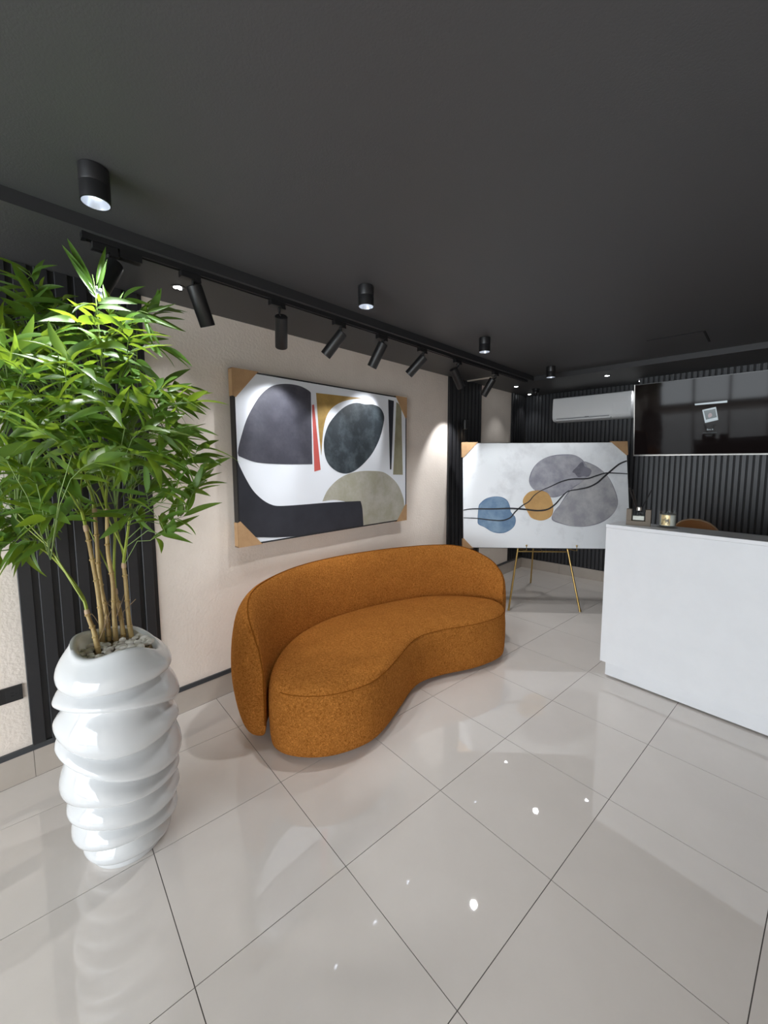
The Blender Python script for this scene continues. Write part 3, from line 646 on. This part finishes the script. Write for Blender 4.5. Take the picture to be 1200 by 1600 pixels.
mk('wall_bracket', [(2.1, YT-.018, 2.0), (2.6, YT-.018, 2.0), (2.6, YT-.018, 2.4), (2.1, YT-.018, 2.4), Q(.51, .25, -.036), Q(1.01, .25, -.036), Q(1.01, .62, -.036), Q(.51, .62, -.036)], [(0, 1, 2, 3), (4, 5, 6, 7), (0, 1, 5, 4), (1, 2, 6, 5), (2, 3, 7, 6), (3, 0, 4, 7)], M['blackmetal'], tv)
UI = lambda poly, m, w, nm: flat(nm, poly, lambda u, v, t: Q(u, v, .0042+t), w, m, scr)
sh = lambda P: [(u-.018, v) for u, v in P]
UI(sh([(0.602,0.573),(0.876,0.581),(0.877,0.559),(0.604,0.556)]), M['screen_ui'], .0006, 'screen_bar')
UI(sh([(0.670,0.500),(0.785,0.523),(0.811,0.383),(0.700,0.357)]), M['screen_ui'], .0006, 'screen_photo')
UI(sh([(0.683,0.489),(0.781,0.504),(0.798,0.412),(0.706,0.391)]), M['screen_ui2'], .0012, 'screen_photo_picture')
UI(sh(smooth2([(0.722,0.440),(0.736,0.462),(0.751,0.456),(0.757,0.428),(0.731,0.412)], 4)), M['screen_ui3'], .0018, 'screen_photo_detail')
UI(sh([(.684, .249), (.805, .249), (.805, .246), (.684, .246)]), M['screen_ui2'], .0006, 'screen_line')
fc = bpy.data.curves.new('screen_text', 'FONT'); fc.body = 'Box It'; fc.size = .030; fc.extrude = .0003
fo = bpy.data.objects.new('tmp', fc); COL.objects.link(fo); dg = bpy.context.evaluated_depsgraph_get(); tme = bpy.data.meshes.new_from_object(fo.evaluated_get(dg))
bpy.data.objects.remove(fo)
bm = bmesh.new(); bm.from_mesh(tme)
for v in bm.verts: v.co = Q(.700+v.co.x*.75, .277+v.co.y*.75, .0046+v.co.z)
from_bm('screen_text', bm, M['screen_ui'], scr)

ac = thing('air_conditioner', 'white split air conditioner high on the dark slatted wall', 'air conditioner', (1.0, YB-.016, 2.27))
AX0, AX1, AY = .505, 1.515, YB-.017
prof = [(0, .335), (-.175, .335), (-.192, .328), (-.200, .312), (-.208, .16), (-.206, .065), (-.196, .035), (-.165, .012), (-.10, .002), (0, 0)]
V, Fc = loft([[Vector((x, AY+a, 2.262+b)) for a, b in prof] for x in (AX0+.004, AX0+.012, AX1-.012, AX1-.004)])
for k in list(range(len(prof)))+list(range(3*len(prof), 4*len(prof))): V[k] = Vector((V[k].x, AY+(V[k].y-AY)*.96, 2.43+(V[k].z-2.43)*.97))
sharp(mk('body', V, Fc, M['acwhite'], ac), .7)
box('vent_slot', (AX0+.07, AY-.2105, 2.298), (AX1-.26, AY-.198, 2.306), M['acgrey'], ac)
fl = box('louvre', (AX0+.06, AY-.207, 2.274), (AX1-.24, AY-.160, 2.292), M['acwhite'], ac, .004)
box('louvre_gap', (AX0+.06, AY-.204, 2.2675), (AX1-.24, AY-.185, 2.2725), M['acgrey'], fl)
box('badge', (AX0+.45, AY-.2125, 2.300), (AX0+.50, AY-.2075, 2.312), M['acgrey'], ac)
box('display_window', (AX1-.22, AY-.2110, 2.33), (AX1-.04, AY-.2055, 2.47), M['acwhite'], ac, .002)
# outlet
out_ = thing('wall_outlet', 'long black wall outlet low on the beige wall at the left edge', 'outlet', (0, -.53, .50))
pl_ = box('plate', (0, -.66, .460), (.012, -.412, .541), M['blackplastic'], out_, .002)
for k in range(3):
    y = -.45-.075*k; sk = box('socket', (.0115, y-.028, .472), (.0135, y+.028, .529), M['blackmetal'], out_, .001)
    for dz in (-.008, .008): box('slot', (.0130, y-.008, .499+dz), (.0139, y+.004, .503+dz), M['dark'], sk)
    box('slot', (.0130, y+.010, .498), (.0139, y+.015, .503), M['dark'], sk)

# ================================================================ PLANTER
PX, PY = .807, -.148
pot = thing('tall_planter', 'tall glossy white planter with swirling wavy ridges', 'planter', (PX, PY, 0))
TC = math.radians(-13.75)      # towards the room centre
def R(z):
    t = [(0, .132), (.06, .137), (.2, .154), (.35, .174), (.5, .178), (.65, .178), (.8, .172), (.95, .158)]
    for (a, b), (c, d) in zip(t, t[1:]):
        if z <= c: return b+(d-b)*(z-a)/(c-a)
    return .157
EDG = [None, (.038, .005, -.012), (.103, .032, -.011), (.235, -.020, -.032), (.312, .020, -.021), (.449, -.015, -.084), (.599, -.062, -.028), (.665, .062, -.045), (.817, -.017, -.002)]
NL = 9
def bound(k, th):
    if k == 0: return 0.
    t = th-TC
    if k == NL: return .928 - .006*math.cos(t) - .034*math.sin(t) + .018*math.sin(2*t+1.0) + .014*math.sin(3*t+.4)
    a, b, c = EDG[k]; cs = math.cos(t)
    return a + b*(cs if cs > 0 else .25*cs) + c*math.sin(t) + .004*math.sin(3*th+k)
def pf_(f):     # bulging shell profile with an undercut lip
    t = [(0, .60), (.03, .76), (.08, .88), (.16, .97), (.26, 1.), (.40, .92), (.55, .74), (.70, .48), (.84, .22), (.95, .05), (1, 0)]
    for (a, b), (c, d) in zip(t, t[1:]):
        if f <= c: return b+(d-b)*(f-a)/(c-a)
    return 0.
NT = 128; rings = []
FR_ = [0, .03, .08, .16, .26, .40, .55, .70, .84, .95, 1.0]
for k in range(NL):
    for f in FR_:
        rg = []
        for j in range(NT):
            th = 2*math.pi*j/NT; b0, b1 = bound(k, th), bound(k+1, th)
            z = b0+(b1-b0)*f; gap = min(1, (b1-b0)/.09)
            amp = (.054 if k else .014)*(.30+.70*gap)*(1 if k > 1 else .7)
            off = amp*pf_(f)
            if k == NL-1: off = amp*pf_(f)*.8 + .004
            r = R(z)+off
            rg.append(Vector((PX+r*math.cos(th), PY+r*math.sin(th), z)))
        rings.append(rg)
def innr(r, dz, floor_z=None):
    o = []
    for j in range(NT):
        th = 2*math.pi*j/NT; z = bound(NL, th)+dz if floor_z is None else floor_z
        rr = R(.92)+r; o.append(Vector((PX+rr*math.cos(th), PY+rr*math.sin(th), z)))
    return o
rim = [innr(-.003, .007), innr(-.016, .008), innr(-.026, .0)]
V, Fc = loft(rings+rim, cap=(True, False)); body = mk('planter_body', V, Fc, M['whitegloss'], pot, True); sharp(body, .9)
V, Fc = loft([innr(-.026, 0), innr(-.028, -.02), innr(-.030, 0, .80)], cap=(False, True)); mk('planter_inside', V, Fc, M['potinside'], pot, True)
STEMS = [
 [(0.809,-0.213,0.9045),(0.797,-0.217,0.955),(0.786,-0.221,1.003),(0.767,-0.232,1.057),(0.734,-0.239,1.134),(0.664,-0.266,1.210),(0.560,-0.311,1.299),(0.444,-0.370,1.363),(0.327,-0.431,1.415),(0.210,-0.504,1.485)],
 [(0.701,-0.178,0.9045),(0.689,-0.174,1.004),(0.668,-0.175,1.147),(0.646,-0.181,1.260),(0.625,-0.187,1.360),(0.602,-0.195,1.460),(0.562,-0.214,1.602),(0.523,-0.236,1.716),(0.485,-0.257,1.830),(0.45,-.27,2.0)],
 [(0.700,-0.151,0.9045),(0.690,-0.150,0.955),(0.640,-0.145,1.040),(0.609,-0.150,1.128),(0.591,-0.151,1.245),(0.575,-0.147,1.392),(0.562,-0.146,1.495),(0.541,-0.152,1.598),(0.512,-0.164,1.716),(0.479,-0.171,1.892),(.46,-.18,2.1)],
 [(0.72,-0.131,0.9045),(0.694,-0.125,1.021),(0.681,-0.119,1.166),(0.655,-0.124,1.311),(0.642,-0.114,1.484),(0.634,-0.113,1.542),(0.635,-0.093,1.686),(0.632,-0.081,1.802),(0.605,-0.080,2.004),(0.569,-0.083,2.236),(0.538,-0.078,2.46)],
 [(0.716,-0.100,0.9045),(0.710,-0.100,0.950),(0.665,-0.098,1.040),(0.611,-0.097,1.100),(0.598,-0.091,1.235),(0.590,-0.067,1.475),(0.585,-0.040,1.715),(.58,-.03,1.95)],
 [(0.74,-0.074,0.9045),(0.696,-0.071,1.006),(0.678,-0.068,1.154),(0.666,-0.068,1.243),(0.669,-0.054,1.331),(0.672,-0.031,1.479),(0.668,-0.012,1.656),(0.661,0.005,1.833),(0.663,0.034,2.040),(.66,.04,2.2)]]
# pebbles: too many to count, one part
rnd = random.Random(5); bm = bmesh.new()
base_ = bmesh.new(); bmesh.ops.create_icosphere(base_, subdivisions=2, radius=1); bme = bpy.data.meshes.new('t'); base_.to_mesh(bme); base_.free()
PEB = []
for k in range(2600):
    a = rnd.random()*6.283; rr = .126*math.sqrt(rnd.random()); s = rnd.uniform(.0075, .0155) if k > 500 else rnd.uniform(.010, .018); n0 = len(bm.verts)
    cx_, cy_ = PX+rr*math.cos(a), PY+rr*math.sin(a)
    if any(math.hypot(cx_-(q0[0]*(1-t_)+q1[0]*t_), cy_-(q0[1]*(1-t_)+q1[1]*t_)) < .0125+1.3*s for q0, q1 in ((st[0], st[1]) for st in STEMS) for t_ in (0, .12, .25, .4)): continue
    if any(math.hypot(cx_-u0, cy_-u1) < .80*(s+u2) for u0, u1, u2 in PEB): continue
    PEB.append((cx_, cy_, s))
    bm.from_mesh(bme); bm.verts.ensure_lookup_table()
    mt = Matrix.Translation((PX+rr*math.cos(a), PY+rr*math.sin(a), .9045+rnd.uniform(0, .012))) @ Matrix.Rotation(rnd.random()*6.28, 4, 'Z') @ Matrix.Rotation(rnd.uniform(-.5, .5), 4, 'X') @ Matrix.Diagonal((s*1.25, s*.95, s*.75, 1))
    for v in bm.verts[n0:]: v.co = mt @ v.co
pb = from_bm('pebbles', bm, M['pebble'], pot, True); pb['kind'] = 'stuff'; pb['label'] = 'pale gravel'
V, Fc = loft([[Vector((PX+.126*math.cos(2*math.pi*j/48), PY+.126*math.sin(2*math.pi*j/48), z)) for j in range(48)] for z in (.80, .8985)]); mk('soil', V, Fc, M['root'], pot)

# ================================================================ BAMBOO PLANT
plant = thing('bamboo_plant', 'leafy artificial bamboo with slim canes growing from the white planter', 'plant', (PX, PY, .85))
CUT = [1.09, 1.44, 1.50, 1.50, 1.12, 1.25]
SP = []
for st, cz in zip(STEMS, CUT):
    c = catmull(st, 7); lo = [p for p in c if p.z <= cz]; hi = [p for p in c if p.z >= cz-.02]
    cane = tube('cane', lo, [.0105-.003*i/len(lo) for i in range(len(lo))], M['cane'], plant, 8)
    L2 = 0
    for i in range(4, len(lo)-2, 6):     # nodes
        d = (lo[i+1]-lo[i]).normalized(); lathe('cane_node', [(.0095, -.005), (.0125, 0), (.0095, .005)], lo[i], d, M['cane'], cane, 8)
    if len(lo) > 3: tube('husk', lo[-3:], [.010, .0105, .009], M['husk'], cane, 8)
    tube('green_shoot', hi, [.007-.0045*i/len(hi) for i in range(len(hi))], M['greenstem'], plant, 6)
    SP += [p for p in hi]
    # thin offshoots
    for k in range(2):
        if len(hi) > 8:
            p = hi[3+2*k]; e = p + Vector((rnd.uniform(-.2, .1), rnd.uniform(-.2, .15), rnd.uniform(.25, .45)))
            tube('green_shoot', [p, p.lerp(e, .5)+Vector((.0, .0, .05)), e], [.004, .003, .0015], M['greenstem'], plant, 5); SP += [p.lerp(e, .5), e]
for k in range(9):       # dry rootlets at the foot
    p = catmull(rnd.choice(STEMS), 7)[5]; e = p+Vector((rnd.uniform(-.05, .05), rnd.uniform(-.05, .08), rnd.uniform(.06, .15)))
    tube('rootlet', [p, p.lerp(e, .5)+Vector((rnd.uniform(-.02, .02), rnd.uniform(-.02, .02), .02)), e], .0016, M['root'], plant, 4)
# leaf blades: four shapes, folded along the midrib and arched
def leaf_mesh(ln, w, droop, twist, bend):
    n = 7; V = []; Fc = []
    for i in range(n+1):
        t = i/n; hw = w*.5*(math.sin(math.pi*min(1, t**.72))**.85)*(1 if t < .999 else 0)+.0004
        y = ln*t; z = -droop*t*t*ln; x = bend*math.sin(t*2.2)*ln*.2; a = twist*t; c = math.cos(a); s = math.sin(a)
        for sx, dz in ((-1, .36), (0, 0), (1, .36)): V.append((x+sx*hw*c - dz*hw*s*abs(sx), y, z+sx*hw*s+dz*hw*abs(sx)))
    for i in range(n):
        for k in (0, 1): a = 3*i+k; Fc.append((a, a+1, a+4, a+3))
    me = bpy.data.meshes.new('leaf'); me.from_pydata(V, [], Fc); me.materials.append(M['leaf']); me.polygons.foreach_set('use_smooth', [True]*len(me.polygons)); return me
LM = [leaf_mesh(.150, .034, .22, .25, .1), leaf_mesh(.135, .031, .40, -.4, -.2), leaf_mesh(.165, .031, .10, .15, .25), leaf_mesh(.115, .033, .30, -.2, -.1), leaf_mesh(.145, .029, .55, .6, .0)]
CL = [(0.2,-0.35,2.17),(0.59,-0.36,2.09),(0.66,-0.47,2.09),(0.65,-0.49,2.17),(0.35,-0.5,2.01),(0.71,-0.21,1.94),(0.49,-0.3,2.1),(0.42,-0.32,2.35),(0.39,-0.38,2.01),(0.83,-0.38,2.03),(0.44,-0.36,2.25),(0.46,-0.17,1.95),(0.72,-0.43,2.19),(0.34,-0.41,2.34),(0.81,-0.27,2.15),(0.48,-0.18,2.02),(0.6,-0.21,2.16),(0.34,-0.13,2.26),(0.4,-0.23,2.29),(0.41,-0.47,2.24),(0.26,-0.47,2.35),(0.62,-0.34,2.14),(0.48,-0.43,1.97),(0.62,-0.51,1.91),(0.32,-0.44,2.26),(0.6,-0.42,2.28),(0.35,-0.51,1.77),(1.14,-0.28,1.79),(0.65,-0.48,1.94),(0.68,-0.23,1.66),(0.45,-0.28,1.6),(0.13,-0.48,1.59),(0.73,-0.4,1.96),(0.32,-0.54,1.6),(0.35,-0.31,1.92),(0.71,-0.37,1.65),(0.8,-0.23,1.93),(0.43,-0.53,1.91),(0.36,-0.48,1.87),(0.9,-0.37,1.93),(0.3,-0.14,1.74),(0.55,-0.3,1.77),(0.29,-0.55,1.62),(0.24,-0.27,1.58),(0.47,-0.38,1.7),(0.15,-0.43,1.57),(0.47,-0.28,1.62),(0.46,-0.27,1.72),(1.06,-0.46,1.72),(1.06,-0.3,1.65),(0.43,-0.21,1.78),(0.88,-0.35,1.84),(0.56,-0.52,1.74),(0.75,-0.21,1.64),(0.86,-0.32,1.77),(0.6,-0.37,1.92),(0.86,-0.37,1.63),(0.55,-0.44,2.02),(1.17,-0.31,1.73),(0.25,-0.42,1.74),(0.34,-0.2,2.2),(1.04,-0.1,2.11),(0.46,-0.07,2.25),(0.55,-0.0,2.02),(0.67,-0.08,1.96),(0.45,-0.12,2.26),(0.63,-0.24,2.15),(0.67,-0.22,1.99),(0.69,0.03,2.17),(0.66,-0.0,2.33),(0.75,-0.1,2.09),(0.49,-0.12,2.35),(0.57,-0.24,2.29),(0.79,-0.13,2.13),(0.86,-0.09,1.94),(0.73,-0.09,2.23),(0.4,-0.28,2.16),(0.66,-0.06,2.26),(0.48,-0.04,2.16),(0.86,-0.15,2.0),(0.62,0.1,2.04),(0.71,0.07,1.73),(0.6,-0.04,1.64),(0.41,-0.09,1.81),(1.04,-0.02,1.83),(0.78,-0.05,1.95),(1.06,-0.14,1.73),(0.77,-0.11,1.7),(0.53,-0.15,1.64),(0.69,-0.24,1.85),(0.75,-0.1,1.71),(0.77,0.01,2.02),(0.93,-0.04,1.95),(0.27,-0.15,2.02),(0.55,-0.07,1.73),(1.05,-0.02,1.82),(0.79,0.07,2.02),(0.4,-0.13,1.73),(0.61,-0.02,1.82),(0.82,-0.19,1.87),(0.73,0.02,1.64),(0.53,0.15,1.83),(0.91,-0.11,1.94),(0.75,-0.06,2.03),(1.08,-0.03,1.81),(0.52,-0.03,1.84),(0.87,-0.05,1.7),(0.84,-0.0,1.51),(0.59,-0.08,1.6),(0.7,0.01,1.5),(0.66,-0.05,1.64),(0.65,0.06,1.68),(0.87,0.09,1.71),(0.85,0.12,1.51),(0.9,0.03,1.53),(0.83,0.0,1.36),(0.68,0.03,1.56),(0.82,0.07,1.42),(0.9,0.08,1.94),(0.73,0.11,1.87),(0.74,0.08,2.04),(0.82,0.05,1.77),(0.48,-0.29,1.52),(0.38,-0.31,1.45),(0.18,-0.4,1.36),(0.16,-0.47,1.4),(0.56,-0.45,1.51),(0.44,-0.41,1.44),(0.38,-0.35,1.49),(0.26,-0.31,1.39),(0.48,-0.27,1.39),(0.62,-0.32,1.37),(0.71,-0.28,1.48),(0.54,-0.26,1.5),(0.52,-0.28,1.44),(0.51,-0.41,1.39),(0.52,-0.08,2.5),(0.66,-0.02,2.4),(0.39,-0.26,2.45),(0.56,-0.18,2.39),(0.32,-0.35,2.34),(0.67,0.05,2.36),(0.49,-0.07,2.4),(0.23,-0.42,2.4),(0.7,-0.0,2.23),(0.39,-0.19,2.45),(0.66,-0.05,2.33),(0.56,-0.13,2.28)]
CL += [(0.66,-0.3,1.64),(0.66,-0.38,1.9),(0.51,-0.37,2.07),(0.32,-0.46,1.91),(0.51,-0.5,2.07),(0.8,-0.42,1.75),(0.49,-0.41,2.11),(0.88,-0.39,1.8),(0.7,-0.28,1.94),(0.8,-0.4,1.78),(0.84,-0.45,2.03),(0.57,-0.37,1.9),(0.55,-0.34,2.04),(0.52,-0.29,2.05),(0.32,-0.47,2.1),(0.59,-0.39,1.7),(0.56,-0.27,2.24),(0.54,-0.12,2.22),(0.45,-0.28,2.35),(0.91,-0.17,2.23),(0.92,-0.27,2.02),(0.71,-0.35,2.02),(0.15,-0.32,2.3),(0.61,-0.18,2.06),(1.11,-0.23,1.99),(0.76,-0.17,2.23),(0.7,-0.08,2.25),(0.51,-0.22,2.32),(0.94,-0.02,1.68),(0.77,-0.1,1.93),(0.85,-0.12,1.72),(0.79,0.02,1.85),(0.67,-0.15,1.7),(1.15,-0.15,1.83),(0.95,-0.1,1.72),(0.86,-0.19,1.84),(1.15,-0.13,1.79),(0.81,-0.24,1.78),(0.47,-0.42,1.37),(0.75,-0.28,1.49),(0.56,-0.36,1.38),(0.38,-0.37,1.38),(0.77,-0.34,1.52),(0.31,-0.46,1.29),(0.42,-0.45,1.34),(0.41,-0.38,1.47),(0.97,0.14,1.57),(0.99,0.1,1.49),(0.91,0.12,1.67),(0.94,0.16,1.73),(0.9,0.05,1.38)]
rnd = random.Random(21)
axis = Vector((.62, -.15, 0)); leaves = []; twv, twf = [], []
def addtube(p, r, n=4):
    v, f = tube_vf(p, r, n); k = len(twv); twv.extend(v); twf.extend(tuple(a+k for a in ff) for ff in f)
for ci, c in enumerate(CL):
    c = Vector(c)
    cand = sorted(SP, key=lambda p: (Vector((p.x-c.x, p.y-c.y, (p.z-c.z+.12)*.7))).length); s = cand[0]
    outd = Vector((c.x-axis.x, c.y-axis.y, 0)); outd = outd.normalized() if outd.length > .02 else Vector((rnd.uniform(-1, 1), rnd.uniform(-1, 1), 0)).normalized()
    m_ = s.lerp(c, .55) + Vector((0, 0, .05)); addtube([s, m_, c], [.0022, .0018, .0014])
    dr = (outd*rnd.uniform(.3, 1.) + Vector((rnd.gauss(0, .5), rnd.gauss(0, .5), rnd.uniform(-.35, .75)))).normalized()
    if c.x < .32: dr.x = abs(dr.x)*.4; dr.normalize()
    nl = rnd.randint(6, 9); ln = rnd.uniform(.07, .14)
    addtube([c, c+dr*ln*.5+Vector((0, 0, .01)), c+dr*ln], [.0014, .0012, .0008])
    sx, sy = frame_of(dr)
    for k in range(nl):
        t = k/(nl-1); p = c + dr*ln*t + Vector((0, 0, .012*math.sin(3.1*t)))
        if k == nl-1: d = dr + Vector((rnd.gauss(0, .15), rnd.gauss(0, .15), rnd.gauss(-.1, .15)))
        else:
            sd = 1 if k % 2 else -1; d = dr*rnd.uniform(.35, .9) + sx*sd*rnd.uniform(.5, 1.) + sy*rnd.gauss(0, .45) + Vector((0, 0, rnd.uniform(-.40, .50)))
        d.normalize(); up = Vector((rnd.gauss(.25, .75), rnd.gauss(-.1, .75), 1)); xa = d.cross(up).normalized(); za = xa.cross(d)
        sc = rnd.uniform(.75, 1.12)
        leaves.append((p, Matrix(((xa.x*sc, d.x*sc, za.x*sc, p.x), (xa.y*sc, d.y*sc, za.y*sc, p.y), (xa.z*sc, d.z*sc, za.z*sc, p.z), (0, 0, 0, 1))), rnd.randrange(5), d))
def clear(l):
    e = l[0]+l[3]*.16
    return not any(.50 < q.x < .72 and -.17 < q.y < .07 and q.z > 2.38 for q in (l[0], l[0].lerp(e, .5), e))
leaves = [l for l in leaves if clear(l) and l[0].x > .06 and (l[0]+l[3]*.16).x > .04 and (l[0]+l[3]*.16).z < ZS-.03]
EX = [((0.798,-0.137,2.393),(0.711,-0.215,2.633)),((0.795,-0.138,2.406),(0.725,-0.236,2.584)),((0.801,-0.137,2.375),(0.765,-0.219,2.528)),((0.802,-0.130,2.418),(0.796,-0.084,2.601)),((0.807,-0.128,2.393),(0.851,-0.098,2.516)),((0.846,-0.103,2.308),(0.840,-0.120,2.430)),((0.850,-0.100,2.303),(0.884,-0.056,2.392)),((0.837,-0.112,2.298),(0.780,-0.190,2.331)),((0.805,-0.134,2.367),(0.701,-0.161,2.475)),((0.810,0.048,2.356),(0.893,0.131,2.391)),((0.807,0.044,2.345),(0.932,0.111,2.279)),((0.795,0.032,2.336),(0.860,0.076,2.212)),((0.801,0.037,2.336),(0.869,0.043,2.209))]
for a, b in EX:      # the upright sprig at the top and the drooping one to its right
    a, b = Vector(a), Vector(b); d = b-a; sc = min(d.length, .28)/.150; d.normalize(); v = CAM-a
    za = (v-d*v.dot(d)).normalized(); xa = d.cross(za); p = a
    leaves.append((p, Matrix(((xa.x*sc*.44, d.x*sc, za.x*sc, p.x), (xa.y*sc*.44, d.y*sc, za.y*sc, p.y), (xa.z*sc*.44, d.z*sc, za.z*sc, p.z), (0, 0, 0, 1))), 0, d))
addtube(catmull([(.75,-.10,1.9),(.839,-.134,2.124),(.816,-.135,2.278),(.799,-.135,2.406),(.784,-.137,2.46)], 4), .0018); addtube(catmull([(.752,-.032,2.157),(.762,-.002,2.309),(.779,.020,2.359),(.814,.052,2.350)], 4), .0014)
mk('twigs', twv, twf, M['twig'], plant, True)['kind'] = 'stuff'
def rank(l):
    q = l[0]-CAM; z = q.dot(_f); xx = q.dot(_r)/z*F_PX+CX
    return z + (10 if xx < -20 else 0)
leaves.sort(key=rank); pi = inv(plant)
for p, m_, k, d in leaves[:298]:
    o = bpy.data.objects.new('leaf', LM[k]); COL.objects.link(o); o.parent = plant; o.matrix_local = pi @ m_
bm = bmesh.new()
for p, m_, k, d in leaves[298:]:
    n0 = len(bm.verts); bm.from_mesh(LM[k]); bm.verts.ensure_lookup_table()
    for v in bm.verts[n0:]: v.co = m_ @ v.co
fo = from_bm('foliage', bm, M['leaf'], plant, True); fo['kind'] = 'stuff'
print('leaves', len(leaves))
